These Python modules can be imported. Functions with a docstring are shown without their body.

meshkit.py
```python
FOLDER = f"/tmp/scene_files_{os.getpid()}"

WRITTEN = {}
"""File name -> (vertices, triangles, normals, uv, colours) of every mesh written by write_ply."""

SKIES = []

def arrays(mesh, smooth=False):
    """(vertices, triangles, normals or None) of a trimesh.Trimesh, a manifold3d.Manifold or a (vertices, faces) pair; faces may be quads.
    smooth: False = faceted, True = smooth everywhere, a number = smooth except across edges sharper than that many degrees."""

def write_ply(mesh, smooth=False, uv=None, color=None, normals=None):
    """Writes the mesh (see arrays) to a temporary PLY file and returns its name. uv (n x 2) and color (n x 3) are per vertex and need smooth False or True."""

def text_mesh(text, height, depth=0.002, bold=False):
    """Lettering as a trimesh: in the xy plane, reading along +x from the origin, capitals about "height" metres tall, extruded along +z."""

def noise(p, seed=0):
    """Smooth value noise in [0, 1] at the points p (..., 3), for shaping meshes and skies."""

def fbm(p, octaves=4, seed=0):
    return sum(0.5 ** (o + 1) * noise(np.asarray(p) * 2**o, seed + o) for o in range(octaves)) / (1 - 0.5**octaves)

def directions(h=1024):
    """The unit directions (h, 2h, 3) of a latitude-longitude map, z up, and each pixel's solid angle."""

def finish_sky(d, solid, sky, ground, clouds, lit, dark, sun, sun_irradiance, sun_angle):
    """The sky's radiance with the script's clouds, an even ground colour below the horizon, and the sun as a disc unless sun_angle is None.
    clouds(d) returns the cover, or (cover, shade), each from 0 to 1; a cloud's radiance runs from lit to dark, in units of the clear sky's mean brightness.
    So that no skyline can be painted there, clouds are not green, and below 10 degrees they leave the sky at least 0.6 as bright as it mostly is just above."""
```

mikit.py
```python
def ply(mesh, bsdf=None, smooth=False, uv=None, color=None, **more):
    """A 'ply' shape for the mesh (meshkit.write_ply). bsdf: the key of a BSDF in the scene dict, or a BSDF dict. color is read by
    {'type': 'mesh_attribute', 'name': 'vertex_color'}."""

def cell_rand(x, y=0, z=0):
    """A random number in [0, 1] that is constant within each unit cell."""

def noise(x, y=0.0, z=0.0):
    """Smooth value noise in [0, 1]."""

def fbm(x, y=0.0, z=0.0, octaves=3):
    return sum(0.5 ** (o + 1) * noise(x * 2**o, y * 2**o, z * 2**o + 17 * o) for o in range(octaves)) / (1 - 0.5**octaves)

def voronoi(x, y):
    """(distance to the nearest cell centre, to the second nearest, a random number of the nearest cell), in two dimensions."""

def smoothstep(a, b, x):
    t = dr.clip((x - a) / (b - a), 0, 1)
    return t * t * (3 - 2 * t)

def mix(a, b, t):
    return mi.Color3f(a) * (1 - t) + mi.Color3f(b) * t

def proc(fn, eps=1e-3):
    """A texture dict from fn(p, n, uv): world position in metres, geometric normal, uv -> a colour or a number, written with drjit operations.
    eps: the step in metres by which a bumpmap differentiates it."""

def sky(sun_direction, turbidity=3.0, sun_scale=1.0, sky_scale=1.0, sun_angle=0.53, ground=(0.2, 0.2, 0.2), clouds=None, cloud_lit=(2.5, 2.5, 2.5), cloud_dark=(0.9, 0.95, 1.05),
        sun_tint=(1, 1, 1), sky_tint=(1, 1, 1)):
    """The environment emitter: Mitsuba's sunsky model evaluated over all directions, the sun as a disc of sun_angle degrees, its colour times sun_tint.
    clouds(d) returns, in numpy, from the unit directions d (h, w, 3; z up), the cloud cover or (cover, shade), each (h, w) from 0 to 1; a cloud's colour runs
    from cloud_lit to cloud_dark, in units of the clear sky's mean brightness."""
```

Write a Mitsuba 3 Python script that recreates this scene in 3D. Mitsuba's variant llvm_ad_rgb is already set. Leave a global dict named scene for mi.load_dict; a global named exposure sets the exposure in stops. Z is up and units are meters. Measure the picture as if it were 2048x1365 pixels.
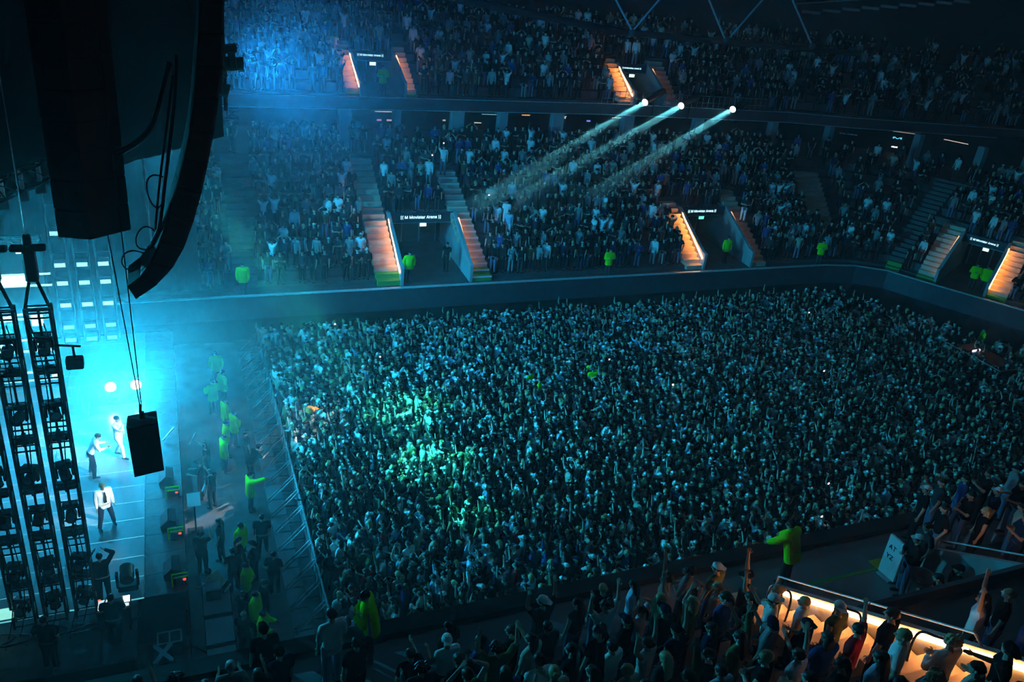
import math, random
import numpy as np
import trimesh, manifold3d, shapely.geometry as sg
import mitsuba as mi
import drjit as dr
import mikit, meshkit
from mikit import proc, noise, fbm, mix, smoothstep
from manifold3d import Manifold as M3

rng = np.random.default_rng(7)
T4 = mi.ScalarTransform4f
scene, labels = {}, {}

# ------------------------------------------------------------------ camera: 20 m above the arena floor, in the upper ring beside the stage
# x runs along the hall away from the stage, y across it to the far stand, z up
CAM = np.array([0.0, 0.0, 20.0])
YAW, PITCH, ROLL, FOCAL = 0.42184972, 0.4461001, 0.10879595, 1646.96659
_fwd = np.array([math.sin(YAW) * math.cos(PITCH), math.cos(YAW) * math.cos(PITCH), -math.sin(PITCH)])
_rt = np.array([math.cos(YAW), -math.sin(YAW), 0.0]); _up = np.cross(_rt, _fwd)
UP = -_rt * math.sin(ROLL) + _up * math.cos(ROLL)
scene['camera'] = {'type': 'perspective', 'fov': math.degrees(2 * math.atan(1024 / FOCAL)), 'fov_axis': 'x', 'near_clip': 0.1, 'far_clip': 400.0,
                   'to_world': T4().look_at(origin=CAM.tolist(), target=(CAM + _fwd).tolist(), up=UP.tolist()), 'medium': {'type': 'ref', 'id': 'haze'}}
exposure = 7.0
LAMPK = 1 / 2 ** exposure         # lamps are given as they look in the picture
BEAM = 6500.0

# ------------------------------------------------------------------ the haze that fills the hall: thick over the stage, thin over the audience
def haze_density():
    z, y, x = np.meshgrid(np.linspace(0, 23, 24), np.linspace(-10, 70, 81), np.linspace(-14, 78, 93), indexing='ij')
    d = np.sqrt((np.maximum(x + 0.8, 0) / 4.6) ** 2 + ((y - 31) / 11) ** 2 + (np.maximum(z - 6.5, 0) / 5.0) ** 2)
    w = meshkit.fbm(np.stack([x / 6, y / 6, z / 4], -1), 3, 5)
    den = .0021 + .017 * np.exp(-d ** 2) * (.6 + .8 * w) + .075 * np.exp(-((x + 2.4) ** 2 + (y - 32) ** 2 + (z - 2.8) ** 2) / 2.4 ** 2)
    den += .05 * np.exp(-((x - 4) / 3.5) ** 2 - ((y - 29) / 7) ** 2 - ((z - 15) / 3) ** 2)
    return mi.VolumeGrid(den[..., None].astype(np.float32))
scene['haze'] = {'type': 'heterogeneous', 'albedo': 0.93, 'phase': {'type': 'hg', 'g': 0.2},
                 'sigma_t': {'type': 'gridvolume', 'grid': haze_density(), 'to_world': T4().translate([-14, -10, 0]).scale([92, 80, 23])}}
CY = np.array([0.02, 0.49, 0.78])          # the show's cyan
CROWD = np.array([0.012, 0.46, 0.82])      # on the floor crowd
DEEP = np.array([0.008, 0.41, 0.78])        # and the bluer cyan over the stage
def rgb(c, k=1.0): return {'type': 'rgb', 'value': [float(x) * k for x in c]}
def spot(key, at, to, power, cone, color=CY, edge=.75, weight=1.0):
    scene[key] = {'type': 'spot', 'to_world': T4().look_at(origin=list(map(float, at)), target=list(map(float, to)), up=[0, .01, 1]), 'intensity': rgb(color, power * LAMPK), 'cutoff_angle': float(cone), 'beam_width': float(cone * edge), 'sampling_weight': float(weight)}
for a in [  # lamps in the roof rig over the stage and on its sides
    ('rig_wash', (-7.5, 28, 7.5), (20, 20.5, .5), 2000, 21, CROWD, .6, .9),              # over the floor crowd, a fan of three
    ('rig_wash_mid', (-7.5, 28.5, 7.5), (26, 29, .5), 2500, 21, CROWD, .6, .9),
    ('rig_wash_back', (-7.5, 29, 7.5), (20, 37.5, .5), 2000, 21, CROWD, .6, .9),
    ('rig_wash_far', (-3.0, 36, 12.5), (14, 46, 5), 930, 50, CY * [1, .95, 1.05], .25, 1.4),   # towards the far stand
    ('rig_wash_near', (-7.0, 23, 12.0), (14, 9, 8), 600, 45, CY, .4, .8),        # towards the near stand
    ('rig_stage', (-3.5, 30, 17), (-3.5, 28.0, 1.8), 1600, 24, DEEP, .5, 1.6),         # down on the stage floor
    ('blue_head', (2.15, 24, 16.6), (16, 48, 11), 1000, 50, (.005, .22, .70), .3, .9),  # the blue moving lights beside the loudspeakers
    ('gobo', (-1.0, 26, 15.0), (8.4, 29.6, 1.6), 8000, 6.5, (.03, .85, .60), .3, .35),    # patches of greenish light on the crowd
    ('gobo_2', (-1.0, 25, 15.0), (8.5, 25.6, 1.6), 7500, 6.0, (.03, .85, .60), .3, .35),
    ('gobo_3', (-1.0, 24, 15.0), (8.9, 22.3, 1.6), 5000, 3.8, (.03, .85, .60), .3, .35),
    ('key_light', (22, 3, 19), (-2.75, 27.6, 2.7), 13000, 1.9, (.8, 1, 1), .6, .4),     # white light on the performers
    ('key_light_2', (22, 3, 18.6), (-2.72, 24.1, 2.7), 9500, 1.2, (.8, 1, 1), .6, .3),
    ('key_light_3', (30, 45, 15.8), (1.2, 27.2, 0.3), 14000, 1.5, (1, .92, .85), .8, .3),    # white patch on the pit floor
]: spot(*a)
for i, x in enumerate((-2.85, -1.92)):   # the two dazzling floor lamps at the back of the stage
    spot(f'dazzle_{i}', (x, 31.85, 2.6), (x - .8, 26, 5.0), 430, 82, DEEP, .3, 1.5)
for i, at in enumerate(((12, 16, 22), (40, 22, 22), (48, 40, 22))):   # a few dim house lights left on under the roof
    scene[f'house_{i}'] = {'type': 'point', 'position': list(at), 'intensity': rgb((.12, .43, .70), (50, 26, 10)[i] * LAMPK), 'sampling_weight': .35}
# ------------------------------------------------------------------ materials
def mat(key, base, rough=.8, spec=.3, metal=0.0, **k):
    col = base if isinstance(base, dict) else rgb(base)
    scene[key] = {'type': 'twosided', 'bsdf': {'type': 'principled', 'base_color': col, 'roughness': rough, 'specular': spec, 'metallic': metal, **k}} if (spec or metal) else {'type': 'twosided', 'bsdf': {'type': 'diffuse', 'reflectance': col}}
def flat(key, base): mat(key, base, spec=0)
def mottled(a, b, s, o=3):
    def fn(p, n, uv): return mix(a, b, fbm(p.x * s, p.y * s, p.z * s, o))
    return proc(fn)
mat('arena_floor', mottled((.07, .075, .075), (.14, .145, .145), 1.7), .35, .4)
mat('stand_concrete', mottled((.05, .055, .06), (.085, .09, .095), 2.3), .6, .3)
mat('walkway_paint', mottled((.11, .13, .14), (.17, .19, .2), 1.1), .28, .5)
mat('fascia_navy', mottled((.03, .045, .06), (.045, .06, .075), 3.0), .35, .5)
mat('edge_metal', (.45, .5, .52), .35, .5)
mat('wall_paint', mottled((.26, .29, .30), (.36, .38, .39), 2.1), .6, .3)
mat('tread_wood', mottled((.5, .36, .26), (.68, .52, .4), 3.1), .45, .4)
mat('tread_nosing', (.75, .62, .6), .5, .3)
mat('green_paint', (.05, .30, .06), .5, .3)
mat('yellow_paint', (.5, .42, .05), .5, .3)
flat('black_drape', (.012, .013, .015))
mat('black_metal', (.016, .018, .02), .5, .3)
mat('black_plastic', (.018, .02, .022), .55, .3)
mat('dark_grey', (.06, .065, .07), .5, .4)
mat('steel', (.55, .57, .6), .3, .5, 1.0)
mat('dull_steel', (.35, .38, .4), .45, .5, .6)
mat('column_grey', (.30, .33, .35), .7, .3)
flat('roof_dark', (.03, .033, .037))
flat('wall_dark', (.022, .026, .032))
mat('white_plastic', (.75, .76, .76), .5, .4)
mat('grey_case', (.22, .25, .27), .5, .3)
mat('orange_plastic', (.85, .22, .03), .5, .3)
def vdiff(key): scene[key] = {'type': 'twosided', 'bsdf': {'type': 'diffuse', 'reflectance': {'type': 'mesh_attribute', 'name': 'vertex_color'}}}
vdiff('crowd_paint')
CLOTH = {'black': (.013, .014, .016), 'charcoal': (.045, .048, .052), 'navy': (.015, .024, .05), 'blue': (.03, .07, .2), 'grey': (.25, .26, .27), 'white': (.82, .83, .82), 'beige': (.5, .42, .33), 'red': (.5, .03, .04),
         'pale blue': (.4, .55, .7), 'pink': (.7, .25, .4), 'olive': (.13, .15, .07), 'brown': (.12, .06, .035), 'denim': (.10, .16, .26), 'purple': (.12, .05, .3), 'hi-vis green': (.30, .80, .02)}
for k, c in CLOTH.items(): flat('cloth_' + k.replace(' ', '_').replace('-', '_'), c)
SKIN = {'light': (.68, .5, .42), 'tan': (.52, .36, .28), 'brown': (.32, .2, .15)}
for k, c in SKIN.items(): flat('skin_' + k, c)
HAIRC = {'black': (.012, .011, .011), 'brown': (.05, .028, .018), 'blond': (.45, .32, .16), 'grey': (.35, .35, .36)}
for k, c in HAIRC.items(): mat('hair_' + k, c, .5, .4)
flat('eye_dark', (.01, .01, .01))
def lamp(c, k): return {'type': 'area', 'radiance': rgb(c, k * LAMPK), 'sampling_weight': 0.0}

# ------------------------------------------------------------------ mesh helpers
def bx(x0, x1, y0, y1, z0, z1):
    v = np.array([[x, y, z] for x in (x0, x1) for y in (y0, y1) for z in (z0, z1)], float)
    f = [[0, 1, 3, 2], [4, 6, 7, 5], [0, 4, 5, 1], [2, 3, 7, 6], [0, 2, 6, 4], [1, 5, 7, 3]]
    return qm(v, f)
def qm(v, f):
    f = np.asarray(f); f = np.vstack([f[:, [0, 1, 2]], f[:, [0, 2, 3]]]) if f.shape[1] == 4 else f
    return trimesh.Trimesh(np.asarray(v, float), f, process=False)
def cbx(x0, x1, y0, y1, z0, z1, c=.02):
    """box with chamfered edges"""
    c = min(c, .45 * min(abs(x1 - x0), abs(y1 - y0), abs(z1 - z0)))
    a, b = V3(min(x0, x1), min(y0, y1), min(z0, z1)), V3(max(x0, x1), max(y0, y1), max(z0, z1))
    pts = []
    for sx in (0, 1):
        for sy in (0, 1):
            for sz in (0, 1):
                p = np.where([sx, sy, sz], b, a); d = np.where([sx, sy, sz], -c, c)
                for k in range(3):
                    q = p + d; q[k] = p[k]; pts.append(q)
    return hull(pts)
def V3(*a): return np.array(a, float)
def hull(pts):
    a = M3.hull_points(np.asarray(pts, np.float32).astype(float)).to_mesh()
    return trimesh.Trimesh(a.vert_properties[:, :3], a.tri_verts, process=False)
def tube(p, q, r, n=8, r2=None):
    p, q = np.asarray(p, float), np.asarray(q, float); r2 = r if r2 is None else r2
    d = q - p; d = d / np.linalg.norm(d); a = np.cross(d, [0, 0, 1] if abs(d[2]) < .9 else [1, 0, 0]); a /= np.linalg.norm(a); b = np.cross(d, a)
    t = np.arange(n) * 2 * np.pi / n; ring = np.cos(t)[:, None] * a + np.sin(t)[:, None] * b
    v = np.vstack([p + ring * r, q + ring * r2, [p], [q]]); i = np.arange(n); j = (i + 1) % n
    f = np.vstack([np.stack([i, i + n, j], 1), np.stack([j, i + n, j + n], 1), np.stack([i, j, i * 0 + 2 * n], 1), np.stack([j + n, i + n, i * 0 + 2 * n + 1], 1)])
    return trimesh.Trimesh(v, f, process=False)
def path(pts, r, n=6):
    pts = [np.asarray(p, float) for p in pts]
    return cat([tube(a, b, r, n) for a, b in zip(pts, pts[1:])])
def curve(pts, r, n=6, k=6):
    from scipy.interpolate import CubicSpline
    pts = np.asarray(pts, float); t = np.arange(len(pts)); s = CubicSpline(t, pts)(np.linspace(0, len(pts) - 1, (len(pts) - 1) * k + 1))
    return path(s, r, n)
def cat(ms): return trimesh.util.concatenate(list(ms))
def lathe(prof, n=20):
    """profile [(r, z)] about z"""
    t = np.arange(n) * 2 * np.pi / n; prof = np.asarray(prof, float); m = len(prof)
    v = np.stack([prof[:, :1] * np.cos(t), prof[:, :1] * np.sin(t), np.repeat(prof[:, 1:], n, 1)], -1).reshape(-1, 3)
    f = [[i * n + k, i * n + (k + 1) % n, (i + 1) * n + (k + 1) % n, (i + 1) * n + k] for i in range(m - 1) for k in range(n)]
    return qm(v, f)
def move(m, t=(0, 0, 0), rz=0.0, ry=0.0, rx=0.0, s=1.0):
    m = m.copy(); a = trimesh.transformations.euler_matrix(rx, ry, rz); a[:3, :3] *= s; a[:3, 3] = t; m.apply_transform(a); return m
def prism_x(poly, x0, x1):
    """polygon in (y, z), extruded along x"""
    m = trimesh.creation.extrude_polygon(sg.Polygon(poly), x1 - x0, engine='earcut'); v = m.vertices
    return trimesh.Trimesh(np.stack([x0 + v[:, 2], v[:, 0], v[:, 1]], 1), m.faces, process=False)
_used = {}
def nm(base):
    n = _used.get(base, -1) + 1; _used[base] = n
    return base if n == 0 else f'{base}_{n:03d}'
def put(key, mesh, bsdf, label=None, cat_=None, group=None, kind=None, smooth=False, **more):
    """ONE entry of the scene under a fresh numbered name"""
    head, _, last = key.rpartition('__'); k = nm(key)
    scene[k] = mikit.ply(mesh, bsdf, smooth=smooth, **more)
    if label or kind: tag(k, label, cat_, group, kind)
    return k
def tag(k, label=None, cat_=None, group=None, kind=None):
    d = {}
    if label: d['label'] = label
    if cat_: d['category'] = cat_
    if group: d['group'] = group
    if kind: d['kind'] = kind
    labels[k] = d; return k
def thing(base, label, cat_, group=None, kind=None): return tag(nm(base), label, cat_, group, kind)
def struct(base, mesh, bsdf, label=None, **k): return put(base, mesh, bsdf, label or base.replace('_', ' '), None, None, 'structure', **k)
ORD = ['first', 'second', 'third', 'fourth', 'fifth', 'sixth', 'seventh', 'eighth', 'ninth', 'tenth']
def nth(n): return ORD[n - 1] if n <= 10 else f'{n}th' if n % 100 in (11, 12, 13) or n % 10 not in (1, 2, 3) else f'{n}{("st", "nd", "rd")[n % 10 - 1]}'
# ------------------------------------------------------------------ people: a skeleton of joints, hulls of spheres, one mesh per part
V = lambda *a: np.array(a, float)
def unit(v):
    v = np.asarray(v, float); return v / (np.linalg.norm(v) + 1e-12)
def ball(p, r, seg, sc=(1, 1, 1)):
    return M3.sphere(r, seg).scale(sc).translate(tuple(float(x) for x in p))
def chain(pts, seg):
    """union of the hulls of consecutive (point, radius) pairs"""
    bs = [ball(p, r, seg) for p, r in pts]
    return [M3.batch_hull([a, b]) for a, b in zip(bs, bs[1:])]
def solid(ms, tol=0.0, length=None, smooth_steps=0):
    m = M3.batch_boolean(ms, manifold3d.OpType.Add)
    if tol: m = m.simplify(tol)
    if length: m = m.refine_to_length(length)
    a = m.to_mesh(); t = trimesh.Trimesh(a.vert_properties[:, :3], a.tri_verts, process=False)
    if smooth_steps: trimesh.smoothing.filter_taubin(t, lamb=0.5, nu=0.52, iterations=smooth_steps)
    return t
# local frame: looks along +x, left is +y, 1.74 m tall. arms: (direction of the upper arm, direction of the forearm) for the right (y<0) and left side
ARMS = {
 'relaxed':  ((.05, -.16, -1), (.22, -.04, -1), (.05, .16, -1), (.22, .04, -1)),
 'clapping': ((.45, -.22, -.9), (.75, .62, .42), (.45, .22, -.9), (.75, -.62, .42)),
 'folded':   ((.30, -.32, -.9), (.55, .85, .12), (.30, .32, -.9), (.55, -.85, -.02)),
 'phone':    ((.75, -.15, -.35), (.50, .22, .85), (.10, .18, -1), (.30, 0, -1)),
 'one up':   ((.30, -.45, .85), (.20, .05, 1), (.05, .18, -1), (.25, 0, -1)),
 'both up':  ((.25, -.55, .80), (.12, .10, 1), (.25, .55, .80), (.12, -.10, 1)),
 'overhead': ((.10, -.55, .85), (.05, .75, .62), (.10, .55, .85), (.05, -.75, .62)),
 'pockets':  ((-.15, -.38, -.92), (.32, .22, -.9), (-.15, .38, -.92), (.32, -.22, -.9)),
 'pointing': ((.80, -.35, .25), (.92, -.15, .30), (.05, .18, -1), (.25, 0, -1)),
 'behind':   ((-.25, -.22, -.95), (-.35, .55, -.7), (-.25, .22, -.95), (-.35, -.55, -.7)),
 'holding':  ((.35, -.25, -.9), (.88, .25, .12), (.35, .25, -.9), (.88, -.25, .12)),
 'leaning':  ((.62, -.25, -.7), (.60, .10, -.55), (.62, .25, -.7), (.60, -.10, -.55)),
}
LEGS = {  # per side: knee and ankle relative to the hip (x, y, z)
 'stand': ((.02, -.01, -.43), (-.01, -.02, -.85), (.03, .01, -.43), (.0, .02, -.85)),
 'wide':  ((.06, -.08, -.43), (.02, -.14, -.84), (.02, .08, -.43), (-.05, .14, -.84)),
 'step':  ((.16, -.01, -.41), (.20, -.02, -.84), (-.02, .01, -.43), (-.22, .02, -.82)),
 'sit':   ((.44, -.05, .02), (.42, -.05, -.42), (.44, .05, .02), (.46, .05, -.42)),
 'crouch': ((.40, -.08, .05), (.10, -.08, -.30), (.36, .10, -.12), (-.02, .10, -.34)),
}
def person_parts(arms='relaxed', legs='stand', hair='short', lean=0.0, turn=0.0, nod=0.0, sleeve=.62, jacket=False, shorts=False, build=1.0, lod=1, hood=False):
    seg = {0: 12, 1: 8, 2: 4}[lod]; hip_z = {'sit': .52, 'crouch': .42}.get(legs, .93)
    cl, sl = math.cos(lean), math.sin(lean)
    def T(x, y, z):   # torso point: z above the hips, leaning forward
        return V(x * cl + z * sl, y * build, hip_z + z * cl - x * sl)
    a = ARMS[arms]; l = LEGS[legs]
    sh = [T(-.01, -.185, .50), T(-.01, .185, .50)]
    el = [sh[i] + .28 * unit(a[2 * i]) for i in (0, 1)]; wr = [el[i] + .25 * unit(a[2 * i + 1]) for i in (0, 1)]
    hp = [V(0, -.095, hip_z), V(0, .095, hip_z)]
    kn = [hp[i] + V(*l[2 * i]) for i in (0, 1)]; an = [hp[i] + V(*l[2 * i + 1]) for i in (0, 1)]
    neck, hc = T(.0, 0, .56), T(.025, 0, .705)
    ct, st = math.cos(turn), math.sin(turn); cn, sn = math.cos(nod), math.sin(nod)
    def Hd(x, y, z):  # head point relative to the head's centre
        x, z = x * cn + z * sn, z * cn - x * sn
        return hc + V(x * ct - y * st, x * st + y * ct, z)
    def head(g=0.0):
        return [ball(Hd(-.018, 0, .028), .088 + g, seg, (1, .9, 1)), ball(Hd(.02, 0, .02), .078 + g, seg), ball(Hd(.045, 0, -.055), .052 + g, seg), ball(Hd(.066, 0, -.083), .022 + g, seg)]
    body = [M3.batch_hull(head())]
    tor = chain([(T(0, -.07, .02), .105), (T(0, -.06, .20), .10), (T(.01, -.085, .38), .105), (T(-.01, -.10, .47), .07)], seg) + chain([(T(0, .07, .02), .105), (T(0, .06, .20), .10), (T(.01, .085, .38), .105), (T(-.01, .10, .47), .07)], seg)
    torso = [M3.batch_hull([ball(T(0, y, .02), .11 * build, seg) for y in (-.07, .07)] + [ball(T(.0, y, .20), .10 * build, seg) for y in (-.06, .06)]),
             M3.batch_hull([ball(T(.0, y, .20), .10 * build, seg) for y in (-.06, .06)] + [ball(T(.012, y, .39), .105, seg) for y in (-.085, .085)]),
             M3.batch_hull([ball(T(.012, y, .39), .105, seg) for y in (-.085, .085)] + [ball(s + V(0, 0, -.005), .058, seg) for s in sh] + [ball(T(-.015, 0, .535), .055, seg)])]
    nk = chain([(neck - V(0, 0, .03), .056), (hc + V(-.01, 0, -.06), .05)], seg)
    body += torso + nk
    for i in (0, 1):
        body += chain([(sh[i], .056), (el[i], .041), (wr[i], .028)], seg)
        body += chain([(hp[i], .09), (kn[i], .06), (an[i], .042)], seg)
        hd, sd = unit(np.array(a[2 * i + 1])), (1, -1)[i]
        palm = wr[i] + .055 * hd
        side = unit(np.cross(hd, V(0, 1, .25))) if abs(hd[1]) < .9 else V(1, 0, 0)
        flat = np.cross(hd, side)
        if lod == 0:
            body.append(M3.batch_hull([ball(wr[i], .024, 8), ball(palm + .028 * side + .02 * hd, .014, 8), ball(palm - .028 * side + .02 * hd, .014, 8)]))
            for k, ln in enumerate((.060, .072, .068, .052)):
                b0 = palm + (.030 - .020 * k) * side + .024 * hd
                m0 = b0 + .5 * ln * unit(hd + .16 * flat * sd + (.10 - .07 * k) * side); e0 = m0 + .5 * ln * unit(hd + .5 * flat * sd)
                body += chain([(b0, .0098), (m0, .0090), (e0, .0072)], 6)
            t0 = palm + .026 * side - .02 * hd
            body += chain([(t0, .012), (t0 + .034 * unit(side + .7 * hd), .0105), (t0 + .062 * unit(side + 1.1 * hd + .3 * flat * sd), .008)], 6)
        elif lod == 1:
            body.append(M3.batch_hull([ball(wr[i], .024, 6), ball(palm + .02 * side, .016, 6), ball(palm - .02 * side, .016, 6), ball(palm + .085 * hd + .012 * side, .009, 6), ball(palm + .08 * hd - .016 * side, .009, 6)]))
            body += chain([(palm + .02 * side - .02 * hd, .012), (palm + .05 * side + .025 * hd, .009)], 6)
        else:
            body += chain([(wr[i], .026), (palm + .05 * hd, .022)], 6)
    if lod < 2:
        body.append(M3.batch_hull([ball(Hd(.098, 0, .012), .011, 6), ball(Hd(.118, 0, -.024), .014, 6), ball(Hd(.09, .014, -.028), .010, 6), ball(Hd(.09, -.014, -.028), .010, 6)]))
        body += [ball(Hd(-.01, s * .085, -.015), .026, 8, (.75, .45, 1.1)) for s in (-1, 1)] if False else [M3.batch_hull([ball(Hd(-.005, s * .080, .008), .012, 6), ball(Hd(-.022, s * .092, .014), .012, 6), ball(Hd(-.008, s * .082, -.030), .009, 6)]) for s in (-1, 1)]
        body.append(M3.batch_hull([ball(Hd(.088, s * .032, .028), .012, 6) for s in (-1, 1)]))
        body.append(M3.batch_hull([ball(Hd(.091, s * .017, -.055), .009, 6) for s in (-1, 1)]))
    P = {}
    P['body'] = solid(body, .002 if lod == 1 else (.0008 if lod == 0 else .012))
    # shirt or jacket over the torso, sleeves over the arms
    g = .045 if jacket else .014
    hem = -.16 if jacket else -.10
    sh_m = [M3.batch_hull([ball(T(0, y, hem), .095 * build + g, seg) for y in (-.075, .075)] + [ball(T(0, y, .20), .095 * build + g, seg) for y in (-.065, .065)]),
            M3.batch_hull([ball(T(0, y, .20), .095 * build + g, seg) for y in (-.065, .065)] + [ball(T(.012, y, .39), .105 + g, seg) for y in (-.085, .085)]),
            M3.batch_hull([ball(T(.012, y, .39), .105 + g, seg) for y in (-.085, .085)] + [ball(s, .058 + g, seg) for s in sh] + [ball(T(-.015, 0, .52), .05 + g, seg)])]
    for i in (0, 1):
        if sleeve >= 1:
            sh_m += chain([(sh[i], .060 + g), (el[i], .050 + g), (wr[i] - .02 * unit(a[2 * i + 1]), .034 + g * .8)], seg)
        elif sleeve > 0:
            sh_m += chain([(sh[i], .060 + g), (sh[i] + sleeve * (el[i] - sh[i]), .056 + g)], seg)
    if hood: sh_m.append(M3.batch_hull([ball(T(-.07, y, .50), .07, seg) for y in (-.06, .06)] + [ball(T(-.05, 0, .60), .05, seg)]))
    shirt = M3.batch_boolean(sh_m, manifold3d.OpType.Add)
    if lod < 2 and legs != 'sit' and legs != 'crouch':   # a straight hem
        n = unit(T(0, 0, 1) - T(0, 0, 0)); shirt = shirt.trim_by_plane(tuple(n), float(n @ T(0, 0, hem - .02)))
    P['jacket' if jacket else 'shirt'] = solid([shirt], .002 if lod == 1 else (.001 if lod == 0 else .012), .09 if lod == 0 else None)
    tr = [M3.batch_hull([ball(hp[0] + V(0, .02, .02), .113, seg), ball(hp[1] + V(0, -.02, .02), .113, seg)])]
    for i in (0, 1):
        kk = kn[i] if not shorts else hp[i] + .92 * (kn[i] - hp[i])
        tr += chain([(hp[i], .106), (kk, .078)] + ([] if shorts else [(an[i] + V(0, 0, .03), .062)]), seg)
    P['shorts' if shorts else 'trousers'] = solid(tr, .002 if lod == 1 else (.001 if lod == 0 else .012))
    for i in (0, 1):
        P[('shoe', 'shoe_001')[i]] = solid([M3.batch_hull([ball(an[i] + V(-.03, 0, -.03), .045, seg), ball(an[i] + V(.10, 0, -.042), .036, seg), ball(an[i] + V(.16, 0, -.05), .028, seg)]).trim_by_plane((0, 0, 1), float(an[i][2] - .082))], .002 if lod < 2 else .01)
    # hair
    if hair != 'bald':
        cap = M3.batch_hull([ball(Hd(-.02, 0, .032), .098, seg, (1, .92, 1)), ball(Hd(.02, 0, .035), .084, seg)])
        cut = Hd(.0, 0, -.02); n = unit(Hd(-.75, 0, .62) - hc)
        cap = cap.trim_by_plane(tuple(n), float(n @ Hd(.052, 0, .055)) - .055)
        hs = [cap]
        if hair in ('long', 'very long'):
            d = .22 if hair == 'long' else .38
            hs += [M3.batch_hull([ball(Hd(-.05, y, .01), .058, seg) for y in (-.045, .045)] + [ball(Hd(-.075, y, -.12), .048, seg) for y in (-.06, .06)]),
                   M3.batch_hull([ball(Hd(-.075, y, -.12), .048, seg) for y in (-.06, .06)] + [ball(Hd(-.085, y, -.12 - d), .03, seg) for y in (-.06, .06)])]
        if hair == 'bun': hs.append(ball(Hd(-.10, 0, .07), .045, seg))
        if hair == 'tail': hs += chain([(Hd(-.10, 0, .05), .035), (Hd(-.15, 0, -.03), .03), (Hd(-.14, 0, -.20), .015)], seg)
        if hair == 'curly': hs += [ball(Hd(.09 * math.cos(t) * math.cos(e) - .03, .10 * math.sin(t) * math.cos(e), .05 + .09 * math.sin(e)), .042, 6) for e in (.1, .75) for t in np.arange(.9, 5.5, .8)]
        P['hair'] = solid(hs, .002 if lod == 1 else (.001 if lod == 0 else .012))
    if hair == 'cap' or hair == 'cap back':
        s = 1 if hair == 'cap' else -1
        c = M3.batch_hull([ball(Hd(-.015, 0, .04), .103, seg, (1, .94, 1)), ball(Hd(.02, 0, .045), .09, seg)])
        n = unit(Hd(-.18, 0, 1) - hc); c = c.trim_by_plane(tuple(n), float(n @ Hd(0, 0, .045)))
        br = M3.batch_hull([ball(Hd(s * .09, y, .052), .012, 6) for y in (-.065, .065)] + [ball(Hd(s * .17, y, .040), .008, 6) for y in (-.04, .04)])
        P['cap'] = solid([c, br], .001)
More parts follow.
